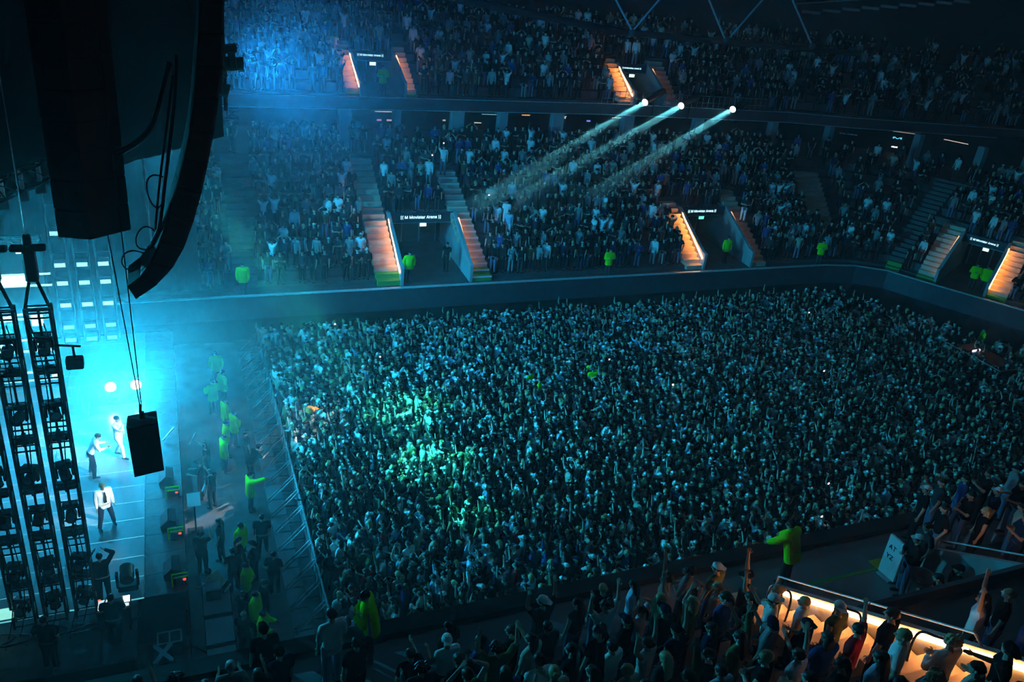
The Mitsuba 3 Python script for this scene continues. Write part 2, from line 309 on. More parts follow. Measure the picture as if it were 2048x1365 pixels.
    if lod == 0:
        for s, n_ in ((1, 'eye'), (-1, 'eye_001')): P[n_] = solid([ball(Hd(.088, s * .032, .006), .011, 8, (.6, 1, .7))])
    return P
# ------------------------------------------------------------------ the rings of the stands: (u along the front edge, s outwards from it, z)
class Ring:
    def __init__(self, pts):
        self.p = np.array(pts, float); d = np.diff(self.p, axis=0); self.L = np.hypot(*d.T); d /= self.L[:, None]
        n = np.stack([-d[:, 1], d[:, 0]], 1); m = np.vstack([n[:1], (n[1:] + n[:-1]) / 2, n[-1:]]); m /= np.linalg.norm(m, axis=1)[:, None]
        c = np.concatenate([[1], [(m[i + 1] * n[i]).sum() for i in range(len(n) - 1)], [1]]); self.m = m / c[:, None]
        self.u = np.concatenate([[0], np.cumsum(self.L)])
    def at(self, u, s):
        i = int(np.clip(np.searchsorted(self.u, u) - 1, 0, len(self.L) - 1)); t = (u - self.u[i]) / self.L[i]
        return (self.p[i] * (1 - t) + self.p[i + 1] * t) + s * (self.m[i] * (1 - t) + self.m[i + 1] * t)
    def warp(self, mesh):
        m = mesh.copy(); v = np.array(m.vertices); xy = np.array([self.at(a, b) for a, b in v[:, :2]]); m.vertices = np.column_stack([xy, v[:, 2]]); return m
    def heading(self, u, s=2.0):
        d = self.at(u, 0) - self.at(u, s); return math.atan2(d[1], d[0])
LOW = Ring([(-14, 39.1), (39.4, 39.1), (41.6, 38.7), (43.3, 37.6), (44.4, 35.4), (46.0, 32.6), (47.3, 30.4), (54, 19)])
UPP = Ring([(-14, 48.4), (7.1, 48.6), (26.7, 49.3), (41.3, 48.3), (45.8, 47.0), (50.7, 46.0), (60.2, 44.2), (72, 41.5)])
def sweep(ring, u0, u1, prof):
    us = np.unique(np.concatenate([[u0, u1], ring.u[(ring.u > u0) & (ring.u < u1)], np.arange(u0, u1, 2.0)])); n = len(prof)
    v = np.array([[*ring.at(u, s), z] for u in us for s, z in prof])
    return qm(v, [[i * n + k, (i + 1) * n + k, (i + 1) * n + k + 1, i * n + k + 1] for i in range(len(us) - 1) for k in range(n - 1)])
def steps_profile(z0, s0, run, rise, k0, k1, lift):
    pr = []
    for k in range(k0, k1):
        z = z0 + lift + rise * k; pr += [(s0 + run * k, z), (s0 + run * (k + 1), z)]
    return pr
LZ, LS, LRUN, LRISE, LN = 3.0, 1.1, .8, .48, 11           # lower ring: walkway level, first row, rows
UZ, US, URUN, URISE, UN = 11.0, 1.0, .8, .5, 8            # upper ring
def low_z(k): return LZ + .2 + LRISE * k
def upp_z(k): return UZ + .2 + URISE * k
V_LOW = [(25.06, 28.98), (44.3, 47.9), (60.4, 63.4)]        # the mouths of the passages into the stands
V_UPP = [(24.8, 27.5), (43.4, 45.7)]
RU = LOW.u[-1]; UU = UPP.u[-1]

struct('floor', bx(-14, 78, -10, 70, -.3, 0), 'arena_floor', 'dark concrete arena floor under the crowd')
def ring_rows(name, ring, z, s0, run, rise, n, kv, voms, u1, label):
    parts = []; edges = [0.0] + [e for v in voms for e in v] + [u1]
    front = [(.12, z), (s0, z)]
    for i in range(0, len(edges), 2):
        parts.append(sweep(ring, edges[i], edges[i + 1], front + steps_profile(z, s0, run, rise, 0, n, .2)))
    for a, b in voms:
        parts.append(sweep(ring, a, b, [(.12, z), (s0 + run * kv + 4.0, z)]))
        parts.append(sweep(ring, a, b, steps_profile(z, s0, run, rise, kv, n, .2)))
    return struct(name, cat(parts), 'stand_concrete', label)
ring_rows('terrace', LOW, LZ, LS, LRUN, LRISE, LN, 5, V_LOW, RU, 'lower far stand of dark concrete rows filled with spectators')
ring_rows('terrace', UPP, UZ, US, URUN, URISE, UN, 4, V_UPP, UU, 'upper far stand of dark concrete rows under the roof')
zt = low_z(LN - 1); sE = LS + LRUN * LN
struct('concourse_floor', sweep(LOW, 0, RU, [(sE, zt), (sE + 7, zt)]), 'stand_concrete', 'dark concourse floor behind the last row of the lower stand')
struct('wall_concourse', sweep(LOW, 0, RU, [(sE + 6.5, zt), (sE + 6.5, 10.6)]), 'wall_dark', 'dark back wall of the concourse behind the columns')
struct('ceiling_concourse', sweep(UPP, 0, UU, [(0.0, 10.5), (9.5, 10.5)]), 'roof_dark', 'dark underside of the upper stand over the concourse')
# front walls of the rings
struct('fascia', sweep(LOW, 0, RU, [(.9, 1.95), (0, 1.95), (0, 3.2), (.14, 3.2), (.14, 3.0)]), 'fascia_navy', 'dark navy front wall of the lower far stand above the floor crowd')
struct('fascia', sweep(UPP, 0, UU, [(.6, 10.5), (0, 10.5), (0, 11.22), (.12, 11.22), (.12, 11.0)]), 'fascia_navy', 'dark navy front band of the upper stand above the columns')
struct('trim_1', sweep(LOW, 0, RU, [(-.03, 3.16), (-.03, 3.21), (.16, 3.21), (.16, 3.17)]), 'edge_metal', 'pale metal edge along the top of the lower stand front wall')
struct('trim_2', sweep(UPP, 0, UU, [(-.02, 11.2), (-.02, 11.235), (.10, 11.235)]), 'edge_metal', 'thin metal edge along the top of the upper stand front band')
struct('trim_3', sweep(UPP, 0, UU, [(-.02, 10.50), (-.02, 10.54)]), 'edge_metal', 'thin metal edge along the bottom of the upper stand front band')
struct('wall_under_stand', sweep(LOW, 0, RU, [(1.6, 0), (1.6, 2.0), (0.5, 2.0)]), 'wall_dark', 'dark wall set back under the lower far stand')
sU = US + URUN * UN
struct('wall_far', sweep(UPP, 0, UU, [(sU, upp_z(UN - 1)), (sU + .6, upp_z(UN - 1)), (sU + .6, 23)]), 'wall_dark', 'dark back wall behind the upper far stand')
struct('wall_end', bx(77.5, 78, -10, 70, 0, 24), 'wall_dark', 'dark wall at the far right end of the hall')
struct('wall_near', bx(-14, 78, -10.3, -10, 0, 24), 'wall_dark', 'dark wall behind the near stand')
struct('wall_stage', bx(-14.3, -14, -10, 70, 0, 24), 'wall_dark', 'dark wall behind the stage')
struct('wall_back', bx(-14, 78, 69.7, 70, 0, 24), 'wall_dark', 'dark outer wall of the hall behind the far stands')
struct('ceiling', bx(-14, 78, -10, 70, 23, 23.3), 'roof_dark', 'dark arena roof')

# ------------------------------------------------------------------ passages into the stands, with sloping side walls, light strips, sign and doors
def text(s, h, depth=.02, bold=True): return meshkit.text_mesh(s, h, depth, bold)
def sign_letters(s, width):
    m = text(s, .2); w = np.ptp(m.vertices[:, 0]); m.apply_scale(width / w); m.vertices -= [m.bounds[0][0] + width / 2, (m.bounds[0][1] + m.bounds[1][1]) / 2, 0]; return m
def on_front(m, u, s, z):   # lettering laid on a front that looks towards -s
    v = m.vertices; return trimesh.Trimesh(np.stack([u + v[:, 0], s - v[:, 2] - .002, z + v[:, 1]], 1), m.faces, process=False)
STRIP = np.array([1.0, .40, .11])
def passage(ring, u0, u1, z0, s0, kv, run, rise, label, strips, glow=1.0, exit_c=(.55, 1, .75), wall='wall_paint'):
    root = thing('stand_passage', label, 'stand entrance')
    st, zt = s0 + run * kv, z0 + .2 + rise * kv
    slope = rise / run; h = 1.05; zb = zt - .48
    for i, (ua, ub) in enumerate(((u0 - .07, u0 + .09), (u1 - .09, u1 + .07))):
        poly = [(s0 - .35, z0), (s0 - .35, z0 + h * .92), (s0 + .1, z0 + h), (st - .2, min(zt + .12, z0 + h + slope * (st - s0))), (st + 4.2, zt + .1), (st + 4.2, z0)]
        w = put(root + '__side_wall', ring.warp(prism_x(poly, ua, ub)), wall)
        put(root + '__coping', ring.warp(prism_x([(a, b + .005) for a, b in poly[1:4]] + [(a, b + .05) for a, b in poly[3:0:-1]], ua - .02, ub + .02)), 'edge_metal')
        if strips[i]:
            us = ua - .03 if i == 0 else ub + .03
            a0, b0 = s0 - .1, z0 + h - .42; a1 = st - .75; b1 = b0 + slope * (a1 - a0) * .92
            put(root + '__light_strip', ring.warp(prism_x([(a0, b0), (a1, b1), (a1, b1 + .085), (a0, b0 + .085)], us - .02, us + .02)), 'white_plastic', emitter={'type': 'area', 'radiance': rgb(STRIP, 25 * strips[i] * LAMPK), 'sampling_weight': .12})
    put(root + '__roof_slab', ring.warp(bx(u0 + .09, u1 - .09, st - .12, st + 4.2, zb - .06, zt + .0)), wall)
    sg_ = put(root + '__sign_board', ring.warp(bx(u0 + .09, u1 - .09, st - .2, st - .1, zb + .02, zt + .12)), 'fascia_navy')
    um = (u0 + u1) / 2
    put(sg_ + '__lettering', ring.warp(on_front(sign_letters('[( M Movistar Arena )]', (u1 - u0) * .60), um - .05, st - .2, (zb + zt) / 2 + .08)), 'white_plastic', emitter=lamp((.55, .95, 1), 1.6 * glow))
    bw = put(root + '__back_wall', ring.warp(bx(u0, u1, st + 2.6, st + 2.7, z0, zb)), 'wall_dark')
    for k in range(3):
        ud = u0 + .35 + (u1 - u0 - .7) * k / 3; w = (u1 - u0 - .7) / 3
        d = put(root + '__door', ring.warp(bx(ud + .04, ud + w - .04, st + 2.55, st + 2.6, z0 + .02, zb - .35)), 'dark_grey')
        put(d + '__frame', ring.warp(cat([bx(ud, ud + .05, st + 2.5, st + 2.62, z0, zb - .3), bx(ud + w - .05, ud + w, st + 2.5, st + 2.62, z0, zb - .3), bx(ud, ud + w, st + 2.5, st + 2.62, zb - .35, zb - .28)])), 'column_grey')
    put(root + '__exit_sign', ring.warp(bx(um - .02, um + .36, st + .05, st + .1, zb - .32, zb - .12)), 'white_plastic', emitter=lamp(exit_c, 2.2 * glow))
    return root
passage(LOW, *V_LOW[0], LZ, LS, 5, LRUN, LRISE, 'stand entrance with bright orange stairs on its left and red-lit stairs on its right', (1, .28))
passage(LOW, *V_LOW[1], LZ, LS, 5, LRUN, LRISE, 'stand entrance right of the beams, a bright orange light strip on its left wall only', (1.5, .07), exit_c=(.1, .9, .4))
passage(LOW, *V_LOW[2], LZ, LS, 5, LRUN, LRISE, 'stand entrance in the end stand at the right edge, lit orange stairs on its right', (.10, 1.3))
passage(UPP, *V_UPP[0], UZ, US, 4, URUN, URISE, 'entrance of the upper stand with orange-lit stairs on both sides', (.8, .5))
passage(UPP, *V_UPP[1], UZ, US, 4, URUN, URISE, 'entrance of the upper stand above the follow spots, lit strip on its left', (1.5, .08))

# ------------------------------------------------------------------ stairs between the blocks of seats: every step a part
def stairs(ring, u0, u1, z0, s0, run, rise, k0, k1, label, tread='tread_wood', skew=-.06, green=0, nosing=None):
    root = thing('aisle_stairs', label, 'stairs', 'stairs between the seat blocks')
    for j in range(2 * k0, 2 * k1):
        s = s0 + run * j / 2 - .25; z = z0 + rise * (j + 1) / 2; du = skew * (s - s0)
        m = ring.warp(bx(u0 + du, u1 + du, s, s + run / 2 + .06, z - rise / 2 - .06, z + .03))
        p = put(root + '__step', m, 'green_paint' if j < green else tread)
        if nosing: put(p + '__nosing', ring.warp(bx(u0 + du, u1 + du, s - .012, s + .03, z - .05, z + .036)), nosing)
    return root
stairs(LOW, 16.55, 17.65, LZ, LS, LRUN, LRISE, 0, 10, 'dim stairs with rusty patches at the left end of the lower far stand', 'stand_concrete', -.02)
stairs(LOW, 23.75, 25.0, LZ, LS, LRUN, LRISE, 0, 10, 'bright orange-lit stairs along the left wall of the central entrance', 'tread_wood', -.04, 2)
stairs(LOW, 29.04, 30.2, LZ, LS, LRUN, LRISE, 0, 9, 'pink and red lit stairs climbing right of the central entrance', 'tread_wood', -.085, 2, 'tread_nosing')
stairs(LOW, 43.1, 44.24, LZ, LS, LRUN, LRISE, 0, 6, 'orange-lit stairs left of the entrance with the single bright strip', 'tread_wood', -.02, 0)
stairs(LOW, 47.96, 49.1, LZ, LS, LRUN, LRISE, 0, 7, 'dim brown stairs right of the entrance with the single bright strip', 'tread_wood', -.02, 0)
stairs(LOW, 54.1, 55.1, LZ, LS, LRUN, LRISE, 2, 9, 'short run of brown stairs high in the curve of the lower stand', 'tread_wood', 0, 0)
stairs(LOW, 57.5, 58.3, LZ, LS, LRUN, LRISE, 0, 10, 'dark straight stairs in the end stand, widest unlit flight', 'stand_concrete', .12, 2)
stairs(LOW, 59.3, 60.34, LZ, LS, LRUN, LRISE, 0, 6, 'dim brown stairs left of the entrance in the end stand', 'tread_wood', .02, 1)
stairs(LOW, 63.46, 64.6, LZ, LS, LRUN, LRISE, 0, 6, 'bright orange stairs at the right edge beside the end stand entrance', 'tread_wood', .0, 1)
stairs(UPP, 24.0, 24.74, UZ, US, URUN, URISE, 0, 5, 'bright orange stairs left of the upper entrance nearest the stage', 'tread_wood', 0, 1)
stairs(UPP, 27.56, 28.3, UZ, US, URUN, URISE, 0, 5, 'orange stairs right of the upper entrance nearest the stage', 'tread_wood', 0, 1)
stairs(UPP, 42.4, 43.34, UZ, US, URUN, URISE, 0, 5, 'bright orange stairs left of the upper entrance above the follow spots', 'tread_wood', 0, 0)
stairs(UPP, 45.76, 46.9, UZ, US, URUN, URISE, 0, 5, 'dim brown stairs right of the upper entrance above the follow spots', 'tread_wood', 0, 0)

# ------------------------------------------------------------------ columns and the lit bits of the concourse
for i, (u, w) in enumerate([(23.5, .75), (26.6, .45), (30.4, .85), (33.4, .6), (37.2, .8), (42.4, .8), (48.0, .7), (53.8, .6), (55.7, .5), (57.5, .5), (59.5, .5), (62.0, .5), (65.0, .5)]):
    x, y = LOW.at(u, sE + .9)
    put('concourse_column', trimesh.Trimesh(*(lambda m: (m.vertices, m.faces))(cbx(x - w / 2, x + w / 2, y - .3, y + .3, zt, 10.5, .04)), process=False), 'column_grey',
        f'grey column under the upper stand, {nth(i + 1)} from the left along the concourse', 'column', 'concourse columns')
def conc(u, s, z0, z1, w, c, k, label, base='ceiling_light'):
    put(base, LOW.warp(bx(u - w / 2, u + w / 2, s, s + .05, z0, z1)), 'white_plastic', label, 'light', 'small lights in the concourse', emitter=lamp(c, k))
for u, w, z, c, k, l in [(26.8, 1.2, 9.2, (1, .75, .6), .6, 'long thin warm light in the concourse between the first two columns'), (34.3, 1.5, 9.2, (.5, .9, 1), .3, 'long thin cool light in the concourse left of the orange strip'),
                         (36.8, .6, 9.22, (1, .32, .08), 1.4, 'orange and pink glowing strip in the concourse'), (26.5, .3, 8.62, (1, .2, .2), .6, 'tiny red light at a concourse bar'), (27.2, .4, 8.62, (1, .6, .4), .6, 'tiny warm light beside the red light at a concourse bar'), (33.3, .5, 8.6, (1, .9, .7), .7, 'tiny cluster of white bar lights behind the last row'), (30.9, .2, 8.7, (1, .85, .6), .6, 'tiny warm lamp beside the wide grey column'),
                         (44.0, .9, 9.2, (1, .55, .35), .3, 'dim warm strip behind the follow spot beams'), (58.5, .7, 9.7, (1, .7, .5), .6, 'warm strip over the concourse at the right'), (57.35, .5, 9.72, (1, .6, .4), .3, 'faint warm strip over the blue logo'),
                         (57.2, .1, 8.5, (1, 1, 1), 2.0, 'small white light in the end concourse'), (41.7, .3, 8.9, (.25, .25, 1), .9, 'blue lamp in the concourse behind the beams')]:
    conc(u, sE + 5.8, z, z + .06 if w > .4 else z + .1, w, c, k, l)
def conc_sign(s, u, z, w, c, k, label):
    put('bar_sign', LOW.warp(on_front(sign_letters(s, w), u, sE + 5.6, z)), 'white_plastic', label, 'sign', emitter=lamp(c, k))
conc_sign('poker', 39.4, 9.2, .85, (1, .9, .7), .8, 'small white script sign reading poker over a concourse bar')
conc_sign('CLARO', 56.4, 9.1, .3, (.05, .2, .6), .3, 'faint blue lettered sign over the end concourse')
conc_sign('M', 57.2, 9.3, .15, (.15, .75, 1), .9, 'bright blue letter M logo over the end concourse')

# ------------------------------------------------------------------ the near stand under the camera
NZ, NY, NRUN, NRISE, NN = 7.0, 10.9, .8, .464, 9
NV = (11.62, 16.2)
def near_z(k): return NZ + .1 + NRISE * k
def near_rows(x0, x1, k0):
    pts = []
    for k in range(k0, NN): pts += [(NY - NRUN * k, near_z(k)), (NY - NRUN * (k + 1), near_z(k))]
    n = len(pts); v = [[x, y, z] for x in (x0, x1) for y, z in pts]
    return qm(v, [[k, n + k, n + k + 1, k + 1] for k in range(n - 1)])
def near_flat(x0, x1, y0, y1, z): return qm([[x0, y0, z], [x1, y0, z], [x1, y1, z], [x0, y1, z]], [[0, 1, 2, 3]])
struct('terrace', cat([near_rows(-14, NV[0], 0), near_rows(NV[1], 45, 0), near_rows(*NV, 4)]), 'stand_concrete', 'near stand of dark concrete rows in the foreground')
struct('walkway', cat([near_flat(-14, 45, NY, 12.15, NZ), near_flat(*NV, 4.0, NY, NZ)]), 'walkway_paint', 'grey walkway along the front of the near stand')
struct('fascia', cat([bx(-14, 45, 12.12, 12.52, 5.6, 7.16)]), 'black_metal', 'black front wall of the near stand above the floor crowd')
struct('wall_under_near_stand', bx(-14, 45, 11.2, 11.4, 0, 6.0), 'wall_dark', 'dark wall under the near stand')
put('floor_line', bx(13.2, 15.9, 11.02, 11.10, NZ, NZ + .006), 'green_paint', 'thin green painted line on the near walkway behind the green jacket', 'floor marking')
put('floor_line', bx(15.5, 16.0, 10.95, 11.35, NZ, NZ + .008), 'yellow_paint', 'small yellow floor mark at the foot of the white notice board', 'floor marking')
near_root = thing('stand_passage', 'entrance passage in the near stand with a glowing orange strip along its wall', 'stand entrance')
for i, (xa, xb) in enumerate(((NV[0] - .16, NV[0]), (NV[1], NV[1] + .16))):
    sl = NRISE / NRUN; ye, yb = NY - .45, 5.0
    put(near_root + '__side_wall', prism_x([(ye, NZ), (ye, NZ + .95), (ye - .05, NZ + 1.03), (yb, NZ + 1.03 + sl * (ye - yb)), (yb, NZ)], xa, xb), 'wall_paint')
    for j in range(2):
        rail = [V3((xa + xb) / 2, ye - .1, NZ + 1.0), V3((xa + xb) / 2, ye - .1, NZ + 1.30), V3((xa + xb) / 2, 6.2, NZ + 1.30 + sl * (ye - .1 - 6.2)), V3((xa + xb) / 2, 6.0, NZ + 1.0 + sl * (ye - 6.0))]
    put(near_root + '__handrail', path(rail, .022, 8), 'dull_steel')
    xs = xa - .03 if i == 0 else xb + .03
    put(near_root + '__light_strip', prism_x([(ye - .25, NZ + 1.00), (5.2, NZ + 1.00 + sl * (ye - .25 - 5.2)), (5.2, NZ + 1.11 + sl * (ye - .25 - 5.2)), (ye - .25, NZ + 1.11)], xs - .02, xs + .02), 'white_plastic', emitter={'type': 'area', 'radiance': rgb(STRIP, (22, 5)[i] * LAMPK), 'sampling_weight': (.25, .1)[i]})
put(near_root + '__roof_slab', bx(NV[0], NV[1], 4.4, 8.35, 8.75, 9.0), 'dark_grey')
put(near_root + '__sign_board', bx(NV[0], NV[1], 8.3, 8.4, 8.55, 9.25), 'fascia_navy')
for x0, x1, lab in ((10.35, 11.42, 'stairs glowing orange beside the passage wall of the near stand'), (16.4, 17.4, 'dim orange stairs on the far side of the near stand passage')):
    root = thing('aisle_stairs', lab, 'stairs', None)
    for j in range(16):
        y = NY - NRUN * j / 2; z = NZ + NRISE * (j + 1) / 2 + .02
        put(root + '__step', bx(x0, x1, y - NRUN / 2 - .05, y + .2, z - .28, z), 'tread_wood')
# ------------------------------------------------------------------ the stage
SZ = 1.8
def stage_floor_fn(p, n, uv): return mix((.20, .235, .25), (.30, .34, .36), fbm(p.x * 2.5, p.y * .7, p.z, 3))
mat('stage_gloss', proc(stage_floor_fn), .22, .6)
mat('stage_carpet', mottled((.03, .036, .04), (.06, .066, .07), 5.0), .55, .3)
stage = thing('stage', 'concert stage with a glossy floor of wide panels and bright cross lines', 'stage')
put(stage + '__skirt', cat([bx(-12, -1.64, 20.5, 38.9, 0, SZ - .04), bx(-1.66, -.47, 20.5, 38.9, 0, SZ - .05)]), 'black_drape')
for i in range(19):
    y0 = 20.50 + .955 * i
    for x0, x1 in ((-12, -7.6), (-7.59, -4.6), (-4.59, -1.64)):
        put(stage + '__floor_panel', bx(x0, x1, y0 + .012, y0 + .943, SZ - .04, SZ), 'stage_gloss')
    put(stage + '__light_line', bx(-7.5, -1.64, y0 - .012, y0 + .012, SZ - .03, SZ + .002), 'edge_metal', emitter=lamp((.2, .9, 1), .55))
    put(stage + '__front_panel', bx(-1.62, -.45, y0 + .006, y0 + .949, SZ - .05, SZ - .01), 'stage_carpet')
put(stage + '__edge_strip', bx(-1.645, -1.61, 20.47, 38.9, SZ - .06, SZ + .005), 'black_metal')
wing = thing('stage_wing', 'dark side platform of the stage where the technician works', 'platform')
for i in range(5): put(wing + '__deck_panel', bx(-11.8 + 2 * i, -9.82 + 2 * i, 18.2, 20.44, SZ - .06, SZ), 'stage_carpet')
put(wing + '__legs', cat([bx(x, x + .08, y, y + .08, 0, SZ - .06) for x in np.arange(-11.6, -1.9, 1.9) for y in (18.3, 20.3)]), 'black_metal')
put(wing + '__skirt', bx(-11.8, -1.84, 18.22, 18.26, 0, SZ - .06), 'black_drape')

# wall of light bars at the far side of the stage, seen through the towers
lw = thing('light_wall', 'tall wall of glowing cyan panels with white light bars behind the towers', 'light wall')
put(lw + '__panel', bx(-9.6, -4.85, 34.12, 34.2, SZ, 8.3), 'black_plastic', emitter={'type': 'area', 'radiance': rgb((.0, .30, .46), .2 * LAMPK), 'sampling_weight': .5})
put(lw + '__frame', cat([tube((x, 34.2, SZ), (x, 34.2, 8.35), .05) for x in (-9.6, -7.9, -6.3, -4.8)] + [tube((-9.6, 34.2, z), (-4.8, 34.2, z), .05) for z in (1.9, 8.3)]), 'black_metal')
for x0, x1, z0, z1, k in [(-8.4, -4.6, 6.75, 6.8, 3), (-8.4, -4.6, 6.28, 6.33, 3), (-8.4, -5.4, 6.36, 6.72, 6), (-8.4, -4.7, 5.08, 5.13, 3), (-8.4, -4.7, 4.88, 4.93, 2), (-6.9, -6.0, 4.84, 5.1, 5), (-5.5, -5.1, 4.6, 5.1, 6), (-8.4, -4.75, 3.96, 4.01, 3), (-8.4, -4.75, 3.46, 3.51, 3), (-6.9, -6.3, 3.5, 3.98, 6), (-5.55, -5.2, 3.52, 3.98, 7), (-5.15, -4.78, 3.52, 3.98, 7),
                            (-8.4, -4.8, 2.50, 2.55, 3), (-5.1, -4.8, 2.2, 2.52, 6), (-8.4, -4.8, 2.14, 2.18, 2)]:
    put(lw + '__light_bar', bx(x0, x1, 34.0, 34.1, z0, z1), 'white_plastic', emitter=lamp((.42, .92, 1), k * .55))

# the box truss across the far side and the far towers with their lit strobes
def box_truss(p, q, w, n, r=.025):
    p, q = np.asarray(p, float), np.asarray(q, float); d = (q - p) / np.linalg.norm(q - p); a = np.cross(d, [0, 0, 1]); a = a / np.linalg.norm(a) * w / 2; b = np.cross(a, d); b = b / np.linalg.norm(b) * w / 2
    cs = [a + b, a - b, -a - b, -a + b]; ms = [tube(p + c, q + c, r, 6) for c in cs]
    for i in range(n):
        t0, t1 = i / n, (i + 1) / n
        for j in range(4):
            c0, c1 = cs[j], cs[(j + 1) % 4]
            ms.append(tube(p + (q - p) * t0 + c0, p + (q - p) * t1 + c1, r * .6, 5)); ms.append(tube(p + (q - p) * t0 + c0, p + (q - p) * t0 + c1, r * .6, 5))
    return cat(ms)
tr = thing('lighting_truss', 'horizontal box truss with small lamps over the wall of light bars', 'truss')
put(tr + '__frame', box_truss((-9.5, 34.0, 8.06), (-4.75, 34.0, 8.06), .42, 9), 'dull_steel')
for x in (-6.95, -5.45): put(tr + '__lamp', cbx(x - .16, x + .16, 33.78, 34.0, 7.72, 7.86), 'white_plastic', emitter=lamp((.6, .98, 1), 2.5))
FARZ = [(5.6, 2.2), (4.75, 2.2), (3.70, 2.6), (2.62, 1.1), (1.98, .8)]
for i, x in enumerate((-4.72, -3.86, -3.02)):
    t = thing('light_tower', f'hazy far lighting tower with a column of lit strobes, {("left", "middle", "right")[i]} of three', 'lighting tower', 'far lighting towers')
    for dx in (-.3, .3): put(t + '__upright', tube((x + dx, 38.2, 0), (x + dx, 38.2, 9.4), .04, 8), 'dull_steel')
    for z in np.arange(.6, 9.4, 1.1): put(t + '__rung', tube((x - .3, 38.2, z), (x + .3, 38.2, z), .025, 6), 'dull_steel')
    for z, k in FARZ + ([(7.05, 1.5)] if i == 0 else []):
        s = put(t + '__strobe', cbx(x - .26, x + .26, 38.0, 38.2, z - .28, z + .28), 'black_plastic')
        put(s + '__lit_face', bx(x - .21, x + .21, 37.97, 37.99, z - .08, z + .10), 'white_plastic', emitter=lamp((.30, .9, 1), k * 1.0))

# near towers: ladder frames hung from hoists, full of moving lights seen from behind
def mh_parts():
    P = {}
    P['base'] = cat([cbx(-.20, .20, -.14, .14, -.10, .05, .03), cbx(-.17, -.11, -.16, .16, -.03, .0, .01)])
    P['yoke'] = cat([cbx(-.23, -.17, -.07, .07, -.42, -.06, .02), cbx(.17, .23, -.07, .07, -.42, -.06, .02), cbx(-.23, .23, -.08, .08, -.09, -.04, .02)])
    h = lathe([(0, -.20), (.10, -.20), (.145, -.16), (.15, -.02), (.135, .10), (.15, .13), (.15, .20), (.0, .20)], 16)
    P['head'] = move(h, (0, 0, -.34), rx=math.radians(100)); P['lens'] = move(lathe([(0, 0), (.12, 0), (.12, .01), (0, .012)], 16), (0, -.20, -.31), rx=math.radians(100))
    return P
MH = mh_parts()
for k, m in MH.items(): scene.setdefault('moving_light_kind', {'type': 'shapegroup'})[k] = mikit.ply(m, 'black_plastic' if k != 'lens' else 'dark_grey', smooth=35)
def moving_light(x, y, z, label, group, rz=0.0, rx=0.0, s=1.0):
    k = thing('moving_light', label, 'stage light', group)
    scene[k] = {'type': 'instance', 'to_world': T4().translate([float(x), float(y), float(z)]).rotate([0, 0, 1], math.degrees(rz)).rotate([1, 0, 0], math.degrees(rx)).scale(float(s)), 'g': {'type': 'ref', 'id': 'moving_light_kind'}}
    return k
NT = [(-3.10, 'rightmost'), (-3.86, 'middle'), (-4.62, 'leftmost')]
for i, (x, word) in enumerate(NT):
    t = thing('light_tower', f'{word} of the three near black lighting towers, a hanging ladder frame of moving lights', 'lighting tower', 'near lighting towers')
    for dx in (-.26, .26):
        for y in (20.08, 20.36): put(t + '__upright', tube((x + dx, y, SZ + .05), (x + dx, y, 11.35), .036, 8), 'black_metal')
    put(t + '__centre_pipe', tube((x, 20.2, SZ + .3), (x, 20.2, 11.3), .03, 8), 'black_metal')
    for z in list(np.arange(SZ + .12, 11.3, .62)) + [11.3, 11.1]:
        for y in (20.08, 20.36): put(t + '__rung', tube((x - .26, y, z), (x + .26, y, z), .022, 6), 'black_metal')
    for z in np.arange(SZ + .12, 11.3, 1.24):
        for dx in (-.26, .26): put(t + '__cross_tie', tube((x + dx, 20.08, z), (x + dx, 20.36, z + .62), .014, 5), 'dull_steel')
    put(t + '__hoist', cat([cbx(x - .13, x + .13, 20.05, 20.35, 12.0, 12.75, .04), cbx(x - .36, x + .36, 20.1, 20.3, 12.72, 12.86, .03), cbx(x - .09, x + .09, 20.1, 20.3, 12.86, 13.1, .03)]), 'black_metal')
    put(t + '__sling', cat([tube((x - .05, 20.2, 12.1), (x - .26, 20.2, 11.3), .04, 6), tube((x + .05, 20.2, 12.1), (x + .26, 20.2, 11.3), .04, 6)]), 'black_metal')
    put(t + '__hoist_chain', tube((x, 20.2, 13.1), (x + .02, 20.2, 22.9), .012, 5), 'dull_steel')
    for j, z in enumerate((10.55, 8.75, 6.95, 5.65, 3.95, 2.75)):
        moving_light(x, 20.2, z, f'black moving light, {nth(j + 1)} from the top of the {word} near tower', f'moving lights of the {word} near tower', rz=.3 * math.sin(3 * i + j), rx=.2 * math.cos(2 * i + j), s=.92)
    for j, z in enumerate((9.65, 7.75, 6.25, 4.75, 3.25)):
        q = thing('strobe_bar', f'flat black strobe bar, {nth(j + 1)} from the top of the {word} near tower', 'stage light', f'strobe bars of the {word} near tower')
        put(q + '__housing', cat([cbx(x - .22, x + .22, 20.06, 20.3, z - .05, z + .05, .02), cbx(x - .24, x + .24, 20.10, 20.26, z + .10, z + .14, .01)]), 'black_plastic')
        put(q + '__clamp', cbx(x - .05, x + .05, 20.1, 20.28, z - .14, z + .2, .02), 'black_metal')
    for dx in (-.18, .1): put(t + '__cable', curve([(x + dx, 20.0, 11.0), (x + dx + .1, 19.96, 8.5), (x + dx - .04, 19.98, 6.0), (x + dx + .08, 19.95, 3.6), (x + dx - .2, 19.8, SZ + .03), (x + dx - .5, 19.4, SZ + .03)], .014, 5, 5), 'black_plastic')
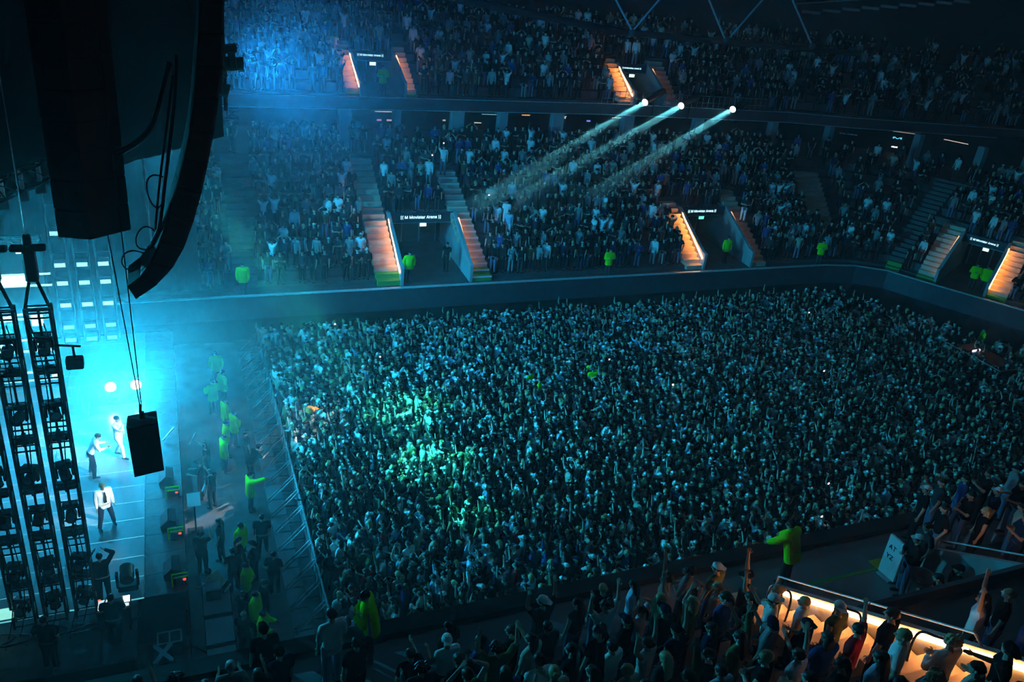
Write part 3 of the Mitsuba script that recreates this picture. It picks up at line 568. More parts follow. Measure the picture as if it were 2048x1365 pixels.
for i in range(7):
    x0 = -5.2 + .42 * i
    put('floor_cable', curve([(x0, 20.0 - .1 * (i % 3), SZ + .02), (x0 + .3, 19.75 - .12 * (i % 2), SZ + .02), (x0 + .05, 19.55, SZ + .02), (x0 + .6, 19.6 + .1 * (i % 2), SZ + .02), (x0 + .9, 19.9, SZ + .02)], .018, 5, 6), 'black_plastic', f'loop of black cable at the foot of the near towers, {nth(i + 1)} from the left', 'cable', 'cables at the foot of the towers')
arm = thing('flown_lamp', 'small dark box lamp hung from a bar right of the near towers', 'stage light')
put(arm + '__bar', tube((-2.82, 20.1, 10.36), (-2.30, 20.0, 10.34), .028, 8), 'black_metal')
put(arm + '__hanger', tube((-2.47, 20.0, 10.36), (-2.46, 20.0, 10.05), .03, 8), 'black_metal')
put(arm + '__housing', cbx(-2.66, -2.28, 19.85, 20.12, 9.78, 10.06, .03), 'black_plastic')
put('light_box', cbx(-5.6, -4.85, 20.0, 20.2, 2.3, 2.55, .02), 'white_plastic', 'glowing pale green light box low behind the leftmost near tower', 'stage light', emitter=lamp((.35, 1, .85), .9))
for j, (x, y, c) in enumerate([(-4.37, 32.8, 'w'), (-4.12, 32.3, 'w'), (-3.9, 31.9, 'w'), (-3.67, 31.45, 'w'), (-4.69, 23.4, 'p'), (-4.07, 22.45, 'p'), (-3.80, 22.1, 'p'), (-4.12, 23.0, 'p')]):
    put('light_tube', tube((x, y, SZ), (x + .06, y, SZ + (.55 if c == 'w' else .42)), .025, 8), 'white_plastic', f'upright white light tube beside the dazzling lamps, {nth(j + 1)} from the left' if c == 'w' else f'upright pink light tube behind the near towers, {nth((1, 3, 4, 2)[j - 4])} from the left', 'light tube', 'white light tubes' if c == 'w' else 'pink light tubes', emitter=lamp((.6, 1, 1) if c == 'w' else (1, .16, .32), 1.3 if c == 'w' else .8))

# the two dazzling lamps at the back of the stage
for i, (x, y, z) in enumerate([(-2.85, 32.2, 2.55), (-1.92, 32.2, 2.55)]):
    d = thing('dazzling_lamp', f'dazzling white floor lamp at the far end of the stage, {("left", "right")[i]} of the two', 'stage light', 'dazzling lamps')
    put(d + '__housing', move(lathe([(0, -.3), (.16, -.3), (.24, -.12), (.26, 0), (.23, 0), (.2, -.05), (0, -.06)], 24), (x, y, z), rx=math.radians(82)), 'black_plastic', smooth=35)
    put(d + '__stand', cat([tube((x, y + .1, SZ), (x, y + .1, z - .2), .03), cbx(x - .2, x + .2, y - .1, y + .3, SZ, SZ + .06)]), 'black_metal')
    put(d + '__lit_lens', move(lathe([(.2, 0), (.12, .015), (0, 0.02)], 24), (x, y - .02, z), rx=math.radians(82)), 'white_plastic', smooth=True, emitter=lamp((1, .96, .95), 22))

# ------------------------------------------------------------------ sound hung from the roof
PL = [(.7, 18.55), (.65, 18.04), (.58, 17.51), (.5, 16.92), (.4, 16.36), (.27, 15.83), (.11, 15.26), (-.08, 14.74), (-.28, 14.22), (-.49, 13.76), (-.70, 13.47), (-.94, 13.28)]
PR = [(1.13, 18.58), (1.10, 18.07), (1.05, 17.49), (.95, 16.89), (.82, 16.27), (.69, 15.69), (.54, 15.12), (.35, 14.53), (.15, 14.03), (-.09, 13.62), (-.42, 13.26), (-.81, 12.99)]
PL = [(.78, 19.6), (.74, 19.07)] + PL; PR = [(1.2, 19.65), (1.17, 19.1)] + PR
def line_array(name, label, off, y0, y1, s=1.0):
    r = thing(name, label, 'loudspeaker array')
    for a, b, c, d in zip(PL, PL[1:], PR[1:], PR):
        q = [np.array(p) for p in (a, b, c, d)]; m = sum(q) / 4
        q = [m + (p - m) * .975 for p in q]
        P = [(off[0] + s * (x - .2), y, off[1] + s * (z - 15)) for x, z in q for y in (y0, y1)]; e = [(off[0] + s * (m[0] + (p[0] - m[0]) * .8 - .2), y, off[1] + s * (m[1] + (p[1] - m[1]) * .8 - 15)) for p in q for y in (y0 - .03, y1 + .03)]
        put(r + '__cabinet', hull(P + e), 'black_plastic')
    put(r + '__fly_cable', cat([tube((off[0] + s * .7, (y0 + y1) / 2, off[1] + s * 4.6), (off[0] + s * .72, (y0 + y1) / 2, 22.9), .02, 6)]), 'dull_steel')
    return r
la = line_array('line_array', 'big curved black column of loudspeakers hanging left of the far stands', (.2, 15), 16.45, 17.55)
for k, pts in enumerate([[(.28, 16.9, 17.6), (.12, 16.9, 16.4), (-.1, 16.9, 15.2), (-.25, 16.9, 14.4), (-.45, 16.9, 13.9)], [(.2, 17.1, 17.2), (-.05, 17.2, 15.9), (-.22, 17.2, 15.0), (-.35, 17.1, 14.2)], [(-.36, 17, 14.2), (-.62, 17, 14.25), (-.72, 17, 13.95), (-.45, 17, 13.85)], [(-.6, 17, 13.75), (-.95, 17, 13.75), (-1.0, 17, 13.5), (-.75, 17, 13.45)], [(-.12, 17, 15.3), (-.42, 17, 15.2), (-.38, 17, 14.8), (-.2, 17, 14.75)]]):
    put(la + '__cable', curve(pts, (.035, .025, .014, .014, .016)[k], 6, 6), 'black_plastic')
line_array('line_array', 'faint curved loudspeaker column on the far side of the stage, seen in the haze', (-.25, 10.3), 39.4, 40.6, .55)
put('cable_loom', curve([(.16, 17.3, 17.4), (.11, 17.3, 17.26), (-.01, 17.3, 16.89), (-.18, 17.3, 16.38), (-.43, 17.3, 15.99), (-.9, 17.4, 15.65)], .055, 8, 6), 'black_plastic', 'thick black cable sagging between the two hanging loudspeaker columns', 'cable')
sub = thing('speaker_column', 'huge straight black column of stacked bass loudspeakers hanging at the upper left', 'loudspeaker array')
A, B, C = V3(-2.08, 17.09, 0), V3(-1.51, 16.89, 0), V3(-.81, 17.43, 0); D = A + C - B
for i in range(10):
    z0 = 14.1 + .56 * i
    c = (A + C) / 2; pts = [c + (p - c) * f + V3(0, 0, z) for p in (A, B, C, D) for f, z in ((1, z0 + .03), (1, z0 + .53), (.97, z0), (.97, z0 + .56))]
    q = put(sub + '__cabinet', hull(pts), 'black_plastic')
    e = (B - A) / np.linalg.norm(B - A); nn = V3(e[1], -e[0], 0)
    for t in (.25, .72): put(q + '__handle', hull([A + (B - A) * t + e * a + nn * b + V3(0, 0, z0 + .28 + h) for a in (-.05, .05) for b in (0.0, .012) for h in (-.07, .07)]), 'black_metal')
mon = thing('hung_monitor', 'black loudspeaker hanging on two thin cables in front of the stage', 'loudspeaker')
f4 = [(-1.3, 9.80), (-.66, 9.86), (-.63, 8.55), (-1.25, 8.46)]
put(mon + '__cabinet', hull([(x, y, z) for x, z in f4 for y in (16.95,)] + [(x * .93 - .07, 17.42, z * .985 + .14) for x, z in f4]), 'black_plastic')
put(mon + '__grille', hull([(x + (-.98 - x) * .1, y, z + (9.17 - z) * .08) for x, z in f4 for y in (16.925, 16.96)]), 'black_drape')
put(mon + '__bracket', cat([cbx(-1.02, -.92, 17.1, 17.2, 9.84, 10.02, .02), tube((-1.0, 17.15, 10.0), (-.98, 17.15, 10.2), .03)]), 'black_metal')
for k, (a, b) in enumerate([((-1.18, 17.15, 13.4), (-.99, 17.15, 10.15)), ((-.97, 17.15, 13.4), (-.96, 17.15, 10.15))]):
    dz = (np.array(b) - a) / 3.25; put(mon + '__cable', tube(np.array(a) - dz * 9.3, b, .011, 5), 'black_plastic')
put('hanging_pole', tube((-.83, 30, 14.6), (-.77, 30, 9.3), .035, 8), 'dull_steel', 'thin pale vertical pole between the two loudspeaker columns', 'pole')
rt = thing('lighting_truss', 'dark slanting truss with small lamps at the left edge under the bass column', 'truss')
put(rt + '__frame', box_truss((-5.2, 23.6, 12.6), (-2.6, 24.3, 13.7), .45, 7, .03), 'black_metal')
for t in (.45, .62, .78):
    p = V3(-5.2, 23.6, 12.35) + t * V3(2.6, .7, 1.1); put(rt + '__lamp', hull([p + V3(a, b, c) for a in (-.12, .12) for b in (-.12, .12) for c in (-.28, .02)]), 'dark_grey')
    put(rt + '__clamp', cbx(p[0] - .05, p[0] + .05, p[1] - .05, p[1] + .05, p[2] + .0, p[2] + .5, .01), 'white_plastic')
for i, (p, w) in enumerate([((1.72, 24, 16.55), 'upper'), ((1.45, 24, 15.9), 'lower')]):
    moving_light(p[0], p[1], p[2] + .3, f'dark moving light glowing blue beside the curved loudspeaker column, {w} of two', 'blue moving lights', rz=1.5, rx=(-.2, .1)[i], s=1.25)
bl = thing('lighting_truss', 'short end of a blue-lit truss right of the curved loudspeaker column', 'truss'); put(bl + '__frame', box_truss((-3.0, 30, 13.9), (2.35, 30, 13.9), .34, 14, .025), 'black_metal')
put('rig_pipe', tube((1.55, 24, 15.2), (1.6, 24, 22.9), .05, 8), 'black_metal', 'black vertical pipe carrying the blue moving lights', 'pipe')

mat('strut_paint', (.25, .5, .55))
# ------------------------------------------------------------------ the roof steel at the top right
for i, (a, b) in enumerate([((21.64, 40, 18.02), (22.8, 40, 16.66)), ((24.14, 40, 18.2), (22.92, 40, 16.66)), ((27.18, 40, 18.41), (28.7, 40, 16.5)), ((30.59, 40, 18.66), (28.86, 40, 16.5)), ((32.59, 40, 18.8), (34.7, 40, 16.5))]):
    d = V3(*a) - V3(*b); a2 = V3(*a) + d * 1.6
    put('roof_strut', tube(a2, b, .055, 8), 'strut_paint', f'slanting steel roof strut against the dark roof, {nth(i + 1)} from the left', 'roof strut', 'roof struts')
for i, x in enumerate((22.86, 28.78, 34.71)): put('roof_node', lathe([(0, 0), (.16, .05), (.2, .2), (.16, .35), (0, .4)], 12), 'dark_grey', f'steel joint where two roof struts meet, {nth(i + 1)} from the left', 'roof joint', 'roof joints', smooth=30, to_world=T4().translate([x, 40.0, 16.3]))
hw = thing('roof_catwalk', 'row of pale panels along the roof catwalk at the top right', 'catwalk')
for i in range(9):
    x0 = 37.6 + 1.55 * i; put(hw + '__panel', bx(x0, x0 + 1.4, 44.9, 45, 17.95 + .19 * i, 18.12 + .19 * i), 'dull_steel')
put(hw + '__rail', tube((37.0, 45, 18.45), (51.5, 45, 20.2), .04, 6), 'dull_steel')
put('roof_beam', cat([tube((2, 47, 17.9), (9, 47, 17.7), .22, 8), tube((9, 47, 17.7), (26, 47, 15.9), .22, 8), tube((26, 47, 15.9), (45, 47, 15.6), .2, 8)]), 'roof_dark', 'long dark roof beam along the top of the upper stand', 'beam')

# ------------------------------------------------------------------ follow spots on the front of the upper stand
for i, (x, y, z) in enumerate([(29.22, 48.3, 11.62), (32.04, 48.3, 11.48), (36.24, 48.3, 11.36)]):
    at = V3(x, y - .25, z); to = V3(*[(-2.5, 28.1, 3.0), (-3.3, 27.2, 2.6), (-2.7, 24.1, 2.6)][i]); d = (to - at) / np.linalg.norm(to - at)
    k = thing('follow_spot', f'follow spot throwing a pale beam from the upper stand, {("left", "middle", "right")[i]} of three', 'spotlight', 'follow spots')
    yaw_, pit_ = math.atan2(d[1], d[0]), math.asin(d[2]); Mx = trimesh.transformations.euler_matrix(0, math.pi / 2 - pit_, yaw_, 'sxyz'); Mx[:3, 3] = at
    b = lathe([(0, -2.5), (.2, -2.48), (.23, -2.2), (.23, -1.2), (.21, -1.15), (.21, 0), (.24, .02), (.24, .06), (.222, .06), (.222, .01), (.18, -.02), (.18, -2.4), (0, -2.42)], 18); b.apply_transform(Mx); put(k + '__housing', b, 'black_plastic', smooth=35)
    l = lathe([(.222, .03), (.19, .045), (.155, .04), (.172, -.5)], 20)
    l.apply_transform(Mx); put(k + '__lit_lens', l, 'white_plastic', smooth=True, emitter=lamp((1, 1, 1), 9))
    put(k + '__stand', cat([tube(at - d * 1.3, at - d * 1.3 - V3(0, 0, 1.25), .035), tube(at - d * 1.3 - V3(0, 0, 1.2), at - d * 1.3 - V3(.3, 0, 1.3), .03)]), 'black_metal')
    spot(f'follow_beam_{i}', at - d * 2.2, to, BEAM, 3.9, V3(.13, .66, .74), .9, 3.3)
    # the haze that the beam lights up, thickest at the lens
    def cone(r0, r1):
        m = tube(at + d * r0, at + d * r1, .155 + .024 * r0, 20, .155 + .024 * r1); return trimesh.Trimesh(m.vertices, m.faces[:, ::-1] if m.volume < 0 else m.faces, process=False)
    for r0, r1, sg_t in ((.12, 4, .17), (4.002, 9, .14), (9.002, 18, .08)):
        key = nm('beam_haze'); scene[key + '_air'] = {'type': 'homogeneous', 'albedo': .95, 'sigma_t': sg_t}
        scene[key] = mikit.ply(cone(r0, r1), {'type': 'null'}, interior={'type': 'ref', 'id': key + '_air'}, exterior={'type': 'ref', 'id': 'haze'}); tag(key, 'haze in the pale beam of a follow spot', None, None, 'stuff')
br = thing('balcony_rail', 'thin metal railing along the follow spot platform on the upper stand', 'railing')
for j in range(34):
    x = 26.8 + .42 * j; y = UPP.at(x + 14, .25)[1]; put(br + '__post', tube((x, y, 11.0), (x, y, 12.0), .016, 5), 'dull_steel')
for z in (11.55, 12.0): put(br + '__rail', path([(x, UPP.at(x + 14, .25)[1], z) for x in np.arange(26.8, 40.8, 1.4)], .018, 5), 'dull_steel')

# ------------------------------------------------------------------ gear on the stage front and in the pit
for i, (x, y) in enumerate([(-.82, 21.35), (-.88, 23.75), (-.9, 26.2)]):
    w = thing('stage_monitor', f'black wedge loudspeaker on the stage front, {nth(i + 1)} from the near end', 'loudspeaker', 'wedge loudspeakers')
    put(w + '__cabinet', move(hull([(a * (1 if z > 0 else 1), b, z) for b in (-.33, .33) for a, z in ((-.2, .0), (.25, 0), (.28, .16), (.02, .42), (-.2, .36))]), (x, y, SZ), rz=math.pi), 'black_plastic')
    put(w + '__grille', move(hull([(a + .012, b, z + .012) for b in (-.3, .3) for a, z in ((.275, .17), (.03, .415), (.26, .17), (.02, .40))]), (x, y, SZ), rz=math.pi), 'dark_grey')
for i, (x, y) in enumerate([(-.62, 20.9), (-.68, 23.1), (-.72, 25.35)]):
    w = thing('effect_machine', f'small black machine with green handle and red light, {nth(i + 1)} from the near end', 'effect machine', 'effect machines')
    put(w + '__body', cbx(x - .2, x + .2, y - .16, y + .16, SZ, SZ + .30, .03), 'black_plastic')
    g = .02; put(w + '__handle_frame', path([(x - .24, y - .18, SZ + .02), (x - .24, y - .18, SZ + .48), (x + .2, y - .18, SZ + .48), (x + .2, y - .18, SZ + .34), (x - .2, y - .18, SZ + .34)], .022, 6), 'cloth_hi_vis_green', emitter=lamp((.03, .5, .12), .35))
    put(w + '__red_light', lathe([(0, 0), (.045, .01), (.05, .04), (0, .07)], 10), 'orange_plastic', emitter=lamp((1, .06, .03), 1.6), to_world=T4().translate([x + .1, y - .17, SZ + .2]))
moving_light(-2.06, 20.95, SZ + .12, 'black moving light standing on the stage floor beside the photographer', None, rx=math.pi, s=1.35)
desk = thing('control_desk', 'technician desk with glowing white screens and keys on the side platform', 'desk')
put(desk + '__table_top', cbx(-2.78, -1.9, 19.25, 19.75, SZ + .78, SZ + .83), 'black_plastic')
for x in (-2.7, -1.98):
    for y in (19.32, 19.68): put(desk + '__leg', tube((x, y, SZ), (x, y, SZ + .78), .025), 'black_metal')
put(desk + '__front_panel', bx(-2.76, -1.92, 19.28, 19.32, SZ + .2, SZ + .78), 'black_drape')
for x0, x1, y0, y1, k in ((-2.72, -2.46, 19.34, 19.44, 1.6), (-2.72, -2.5, 19.5, 19.66, .8), (-2.14, -1.93, 19.5, 19.7, 1.5), (-2.2, -1.95, 19.34, 19.40, .9)):
    put(desk + '__screen', hull([(x, y, SZ + .84 + dz) for x in (x0, x1) for y in (y0, y1) for dz in (0, .02 + .04 * (y == y1))]), 'white_plastic', emitter=lamp((.75, .98, 1), k))
put(desk + '__red_light', cbx(-2.74, -2.66, 19.68, 19.74, SZ + .84, SZ + .9), 'orange_plastic', emitter=lamp((1, .08, .05), 1.5))
for i, (y0, y1) in enumerate([(18.25, 19.02), (19.12, 20.22), (20.36, 21.9)]):
    c = thing('riser_box', f'long grey-topped black box on the pit floor, {nth(i + 1)} from the near end', 'platform box', 'boxes along the stage front')
    put(c + '__body', cbx(-.08, .78, y0, y1, 0, .74, .02), 'black_plastic'); put(c + '__top', cbx(-.06, .74, y0 + .03, y1 - .03, .74, .78, .01), 'grey_case')
fc = thing('flight_case', 'black case with a pale grey lid on the third grey box in the pit', 'case')
put(fc + '__body', cbx(.05, .5, 20.95, 21.5, .78, 1.16, .03), 'black_plastic'); put(fc + '__lid', cbx(.04, .51, 20.94, 21.51, 1.16, 1.22, .02), 'grey_case')
pm = thing('prompter', 'tilted pale panel on a stand in the pit before the stage', 'screen')
put(pm + '__panel', hull([(x, y, z) for x in (-.32, .12) for y, z in ((25.3, 1.25), (25.33, 1.22), (25.62, 1.6), (25.65, 1.57))]), 'white_plastic'); put(pm + '__stand', cat([tube((-.1, 25.5, 0), (-.1, 25.5, 1.35), .03), cbx(-.35, .15, 25.3, 25.7, 0, .04)]), 'black_metal')
xc = thing('flight_case', 'dark case with a pale X-shaped brace at the foot of the near stand', 'case')
put(xc + '__body', cbx(-1.5, -.95, 18.7, 19.5, 0, .85, .03), 'black_plastic')
for a, b in (((-1.44, 18.78), (-1.0, 19.42)), ((-1.44, 19.42), (-1.0, 18.78))): put(xc + '__brace', hull([V3(*p, .85) + V3(dx, dy, dz) for p in (a, b) for dx in (-.045, .045) for dy in (-.045, .045) for dz in (0, .05)]), 'dull_steel')
wb = thing('flight_case', 'flat case outlined by a pale frame beside the case with the X brace', 'case')
put(wb + '__body', cbx(-1.4, -.72, 19.75, 20.25, 0, .55, .02), 'black_plastic')
put(wb + '__frame', cat([bx(-1.4, -.72, 19.75, 19.79, .55, .575), bx(-1.4, -.72, 20.21, 20.25, .55, .575), bx(-1.4, -1.36, 19.79, 20.21, .55, .575), bx(-1.08, -1.04, 19.79, 20.21, .55, .575), bx(-.76, -.72, 19.79, 20.21, .55, .575)]), 'white_plastic')
ts = thing('tripod_stand', 'black tripod stand on the floor between the cases and the grey boxes', 'stand')
put(ts + '__pole', tube((-.5, 19.6, .1), (-.5, 19.6, 1.9), .025), 'black_metal')
for a in range(3): put(ts + '__leg', tube((-.5, 19.6, .45), (-.5 + .45 * math.cos(2.1 * a), 19.6 + .45 * math.sin(2.1 * a), .02), .02), 'black_metal')
for i, (a, b) in enumerate([((-1.0, 28.9, 1.85), (-.6, 29.3, 2.1)), ((.2, 26.6, .9), (.5, 27.2, 1.15)), ((-.1, 29.9, .9), (.15, 30.4, 1.05))]):
    put('light_bar', hull([V3(*p) + V3(dx, dy, dz) for p in (a, b) for dx in (-.02, .02) for dy in (-.02, .02) for dz in (-.025, .025)]), 'dull_steel', ('pale tilted bar on the stage front beside the hanging loudspeaker', 'pale tilted bar rising from the pit at the stage edge', 'farthest pale bar low at the stage edge')[i], 'bar', 'pale bars at the stage front')
# barricade between pit and crowd
for i in range(21):
    y = 18.75 + .985 * i; x = 2.95
    r = thing('barricade', f'metal barricade section, {nth(i + 1)} from the near stand', 'barricade', 'barricade sections')
    put(r + '__front_frame', cat([tube((x + .55, y, .03), (x + .55, y, 1.15), .028, 6), tube((x + .55, y + .95, .03), (x + .55, y + .95, 1.15), .028, 6), tube((x + .55, y, 1.15), (x + .55, y + .95, 1.15), .032, 6), tube((x + .55, y, .55), (x + .55, y + .95, .55), .02, 6)]), 'dull_steel')
    put(r + '__front_panel', bx(x + .545, x + .56, y + .03, y + .92, .1, 1.1), 'dull_steel')
    put(r + '__floor_plate', bx(x - .45, x + .54, y + .01, y + .94, .0, .03), 'grey_case')
    for dy in (.08, .87): put(r + '__brace', tube((x - .40, y + dy, .04), (x + .53, y + dy, 1.02), .024, 6), 'dull_steel')
    put(r + '__step', bx(x + .1, x + .5, y + .06, y + .89, .32, .36), 'dark_grey')
fs = thing('mixing_position', 'dark sound desk platform with tiny lights in the crowd at the right', 'platform')
put(fs + '__platform', cbx(41.2, 43.9, 26.6, 30.6, 0, .7, .03), 'black_plastic'); put(fs + '__desk', hull([(x, y, z) for x in (41.8, 43.2) for y, z in ((27.2, .7), (30.0, .7), (27.2, 1.6), (30, 1.6))]), 'black_metal')
put(fs + '__rail', path([(41.2, 30.6, 1.7), (41.2, 26.6, 1.7), (43.9, 26.6, 1.7)], .03), 'dull_steel'); put(fs + '__screen', bx(41.9, 42.5, 29.0, 29.05, 1.62, 1.74), 'white_plastic', emitter=lamp((.8, .75, 1), 1.6))

dr_ = thing('stage_drape', 'tall black drape hanging at the far side of the stage behind the hazy towers', 'curtain')
xs = np.linspace(-13.9, .95, 75); yy = 38.95 + .09 * np.sin(xs * 5.2) + .04 * np.sin(xs * 11); lo = np.where(xs < -3.3, .1, 3.7)
put(dr_ + '__cloth', qm(np.array([[x, y + dy, z] for dy in (0, .03) for x, y, l_ in zip(xs, yy, lo) for z in (l_, 22.8)]), [[2 * i + o, 2 * i + 2 + o, 2 * i + 3 + o, 2 * i + 1 + o] for o in (0, 150) for i in range(74)]), 'black_drape', smooth=True)
put(dr_ + '__pipe', tube((-13.9, 38.97, 22.85), (1.0, 38.97, 22.85), .04, 6), 'black_metal')
bd = thing('stage_border', 'black border curtain hanging high between the loudspeaker columns', 'curtain')
xs = np.linspace(-13.9, 1.5, 78); yy = 24.6 + .07 * np.sin(xs * 6.1) + .03 * np.sin(xs * 13); zl = 12.7 + .30 * np.clip(xs + 4, 0, 9)
put(bd + '__cloth', qm(np.array([[x, y + dy, z] for dy in (0, .03) for x, y, a in zip(xs, yy, zl) for z in (a, 22.8)]), [[2 * i + o, 2 * i + 2 + o, 2 * i + 3 + o, 2 * i + 1 + o] for o in (0, 156) for i in range(77)]), 'black_drape', smooth=True)
put(bd + '__pipe', tube((-13.9, 24.62, 22.85), (1.55, 24.62, 22.85), .04, 6), 'black_metal')
# ------------------------------------------------------------------ the audience
def paint(P, cols):
    ms, cs = [], []
    for k, m in P.items(): ms.append(m); cs.append(np.tile(cols[k], (len(m.vertices), 1)))
    return cat(ms), np.vstack(cs)
def far_figure(pose, legs, hair, sk, hc, top, low, jacket=False, sleeve=.6):
    P = person_parts(pose, legs, hair, sleeve=sleeve, jacket=jacket, lod=2)
    m, c = paint(P, {'body': SKIN[sk], 'hair': HAIRC[hc], 'shirt': CLOTH[top], 'jacket': CLOTH[top], 'trousers': CLOTH[low], 'shoe': CLOTH['black'], 'shoe_001': CLOTH['black'], 'cap': CLOTH[('black', 'white')[len(pose) % 2]]})
    return mikit.ply(m, 'crowd_paint', smooth=True, color=c)
TOPS = ['black'] * 20 + ['charcoal'] * 4 + ['navy', 'navy', 'grey', 'white', 'white', 'white', 'pale blue', 'grey', 'blue', 'brown', 'beige', 'olive', 'charcoal']
LOWS = ['black', 'black', 'denim', 'charcoal', 'navy', 'black', 'denim', 'grey']
HAIRS = ['short', 'short', 'short', 'long', 'very long', 'long', 'cap', 'bun', 'curly', 'cap back']
SKS = ['light', 'tan', 'tan', 'tan', 'brown']
def family(prefix, n, poses, legs='stand', tops=TOPS):
    ks = []
    for i in range(n):
        k = f'{prefix}_{i}'
        scene[k] = {'type': 'shapegroup', 'figure': far_figure(poses[i % len(poses)], legs, HAIRS[rng.integers(len(HAIRS))], SKS[rng.integers(5)], ('black', 'black', 'black', 'brown', 'brown', 'blond')[rng.integers(6)], tops[rng.integers(len(tops))], LOWS[rng.integers(len(LOWS))], sleeve=(.55, .55, 1.0)[rng.integers(3)])}
        ks.append(k)
    return ks
FLOOR_TOPS = ['black'] * 26 + ['charcoal'] * 4 + ['navy', 'navy', 'grey', 'white', 'white', 'white', 'white', 'pale blue', 'pale blue', 'brown', 'olive', 'beige']
floor_kinds = family('floor_kind', 64, ['relaxed', 'relaxed', 'clapping', 'relaxed', 'phone', 'holding', 'relaxed', 'one up', 'relaxed', 'folded', 'both up', 'relaxed', 'holding', 'overhead', 'pockets', 'relaxed', 'relaxed', 'clapping', 'relaxed'], tops=FLOOR_TOPS)
stand_kinds = family('stand_kind', 56, ['relaxed', 'relaxed', 'clapping', 'folded', 'phone', 'pockets', 'relaxed', 'holding', 'one up', 'relaxed', 'relaxed', 'overhead'])
def place(x, y, z, rz, s): return T4().translate([float(x), float(y), float(z)]).rotate([0, 0, 1], math.degrees(rz)).scale(float(s))
_n = {}
def spectator(base, kinds, x, y, z, rz):
    _n[base] = _n.get(base, 0) + 1
    scene[f'{base}__{_n[base]:05d}'] = {'type': 'instance', 'to_world': place(x, y, z, rz, rng.uniform(.93, 1.06)), 'g': {'type': 'ref', 'id': kinds[rng.integers(len(kinds))]}}
tag('floor_crowd', 'dense standing crowd filling the arena floor', 'crowd', None, 'stuff')
tag('lower_stand_crowd', 'spectators standing in the rows of the lower far stand', 'crowd', None, 'stuff')
tag('upper_stand_crowd', 'spectators in the rows of the upper far stand', 'crowd', None, 'stuff')
STAGE_AT = V3(-2.5, 27)
def face_stage(x, y, spread=.35): return math.atan2(STAGE_AT[1] - y, STAGE_AT[0] - x) + rng.normal(0, spread)
floor_spots = []
y = 17.2
while y < 38.7:
    x = 3.75 + .15 * rng.random()
    while x < 46.5:
        lim = 47.3 - (y - 30.4) * .58 if y > 30 else 50
        if x < min(lim - 1.6, 46.5) and rng.random() < (.97 if x < 36 else .80 - .04 * (x - 36)):
            floor_spots.append((x + rng.normal(0, .08), y + rng.normal(0, .10)))
        x += .40 + (.0 if x < 30 else .006 * (x - 30)) + .07 * rng.random()
    y += .43
def seen_px(p):   # where a point of the hall falls in the 2048 x 1365 frame: only to leave out what lies outside it
    d = np.asarray(p, float) - CAM; r = _rt * math.cos(ROLL) + _up * math.sin(ROLL); w = d @ _fwd
    return 1024 + FOCAL * (d @ r) / w, 682.5 - FOCAL * (d @ UP) / w
floor_spots = [q for q in floor_spots if seen_px((*q, 1.6))[0] < 2120]
floor_spots.sort(key=lambda q: (q[0] ** 2 + q[1] ** 2 + 18.4 ** 2) if q[1] > 18.15 else 1e9)
FLOOR_NEAR = floor_spots[:165]
for x, y in floor_spots[165:]: spectator('floor_crowd', floor_kinds, x, y, 0, face_stage(x, y))
def ring_people(base, ring, kinds, z_of, s0, run, n, kv, voms, aisles, u1, fill, stage_mix):
    for k in range(n):
        u = .2
        while u < u1 - .3:
            s = s0 + run * (k + .45)
            block = any(a - .25 < u < b + .25 and k < kv for a, b in voms) or any(a + sk * (s - s0) - .2 < u < b + sk * (s - s0) + .2 and ka <= k < kb for a, b, sk, ka, kb in aisles)
            if not block and (base != 'lower_stand_crowd' or abs(u) > 14.2) and (u > 13.5) and rng.random() < fill(u, k):
                x, y = ring.at(u, s + rng.normal(0, .08)); h = ring.heading(u)
                tgt = math.atan2(STAGE_AT[1] - y, STAGE_AT[0] - x); d = (tgt - h + math.pi) % (2 * math.pi) - math.pi
                spectator(base, kinds, x, y, z_of(k), h + stage_mix * d + rng.normal(0, .25))
            u += .50 + .12 * rng.random()
LOW_AISLES = [(16.55, 17.65, -.02, 0, 10), (23.75, 25.0, -.04, 0, 10), (29.04, 30.2, -.085, 0, 9), (43.1, 44.24, -.02, 0, 6), (47.96, 49.1, -.02, 0, 7), (54.1, 55.1, 0, 2, 9), (57.5, 58.3, .12, 0, 10), (59.3, 60.34, .02, 0, 6), (63.46, 64.6, 0, 0, 6)]
UPP_AISLES = [(24.0, 24.74, 0, 0, 5), (27.56, 28.3, 0, 0, 5), (42.4, 43.34, 0, 0, 5), (45.76, 46.9, 0, 0, 5)]
ring_people('lower_stand_crowd', LOW, stand_kinds, low_z, LS, LRUN, LN, 5, V_LOW, LOW_AISLES, RU, lambda u, k: .93 if u < 52 else .95, .55)
ring_people('upper_stand_crowd', UPP, stand_kinds, upp_z, US, URUN, UN, 4, V_UPP, UPP_AISLES, UU, lambda u, k: .9 if u < 50 else .55, .5)
if 0: print('crowd', _n, 'triangles', np.mean([len(meshkit.WRITTEN[scene[k]['figure']['filename']][1]) for k in floor_kinds]))
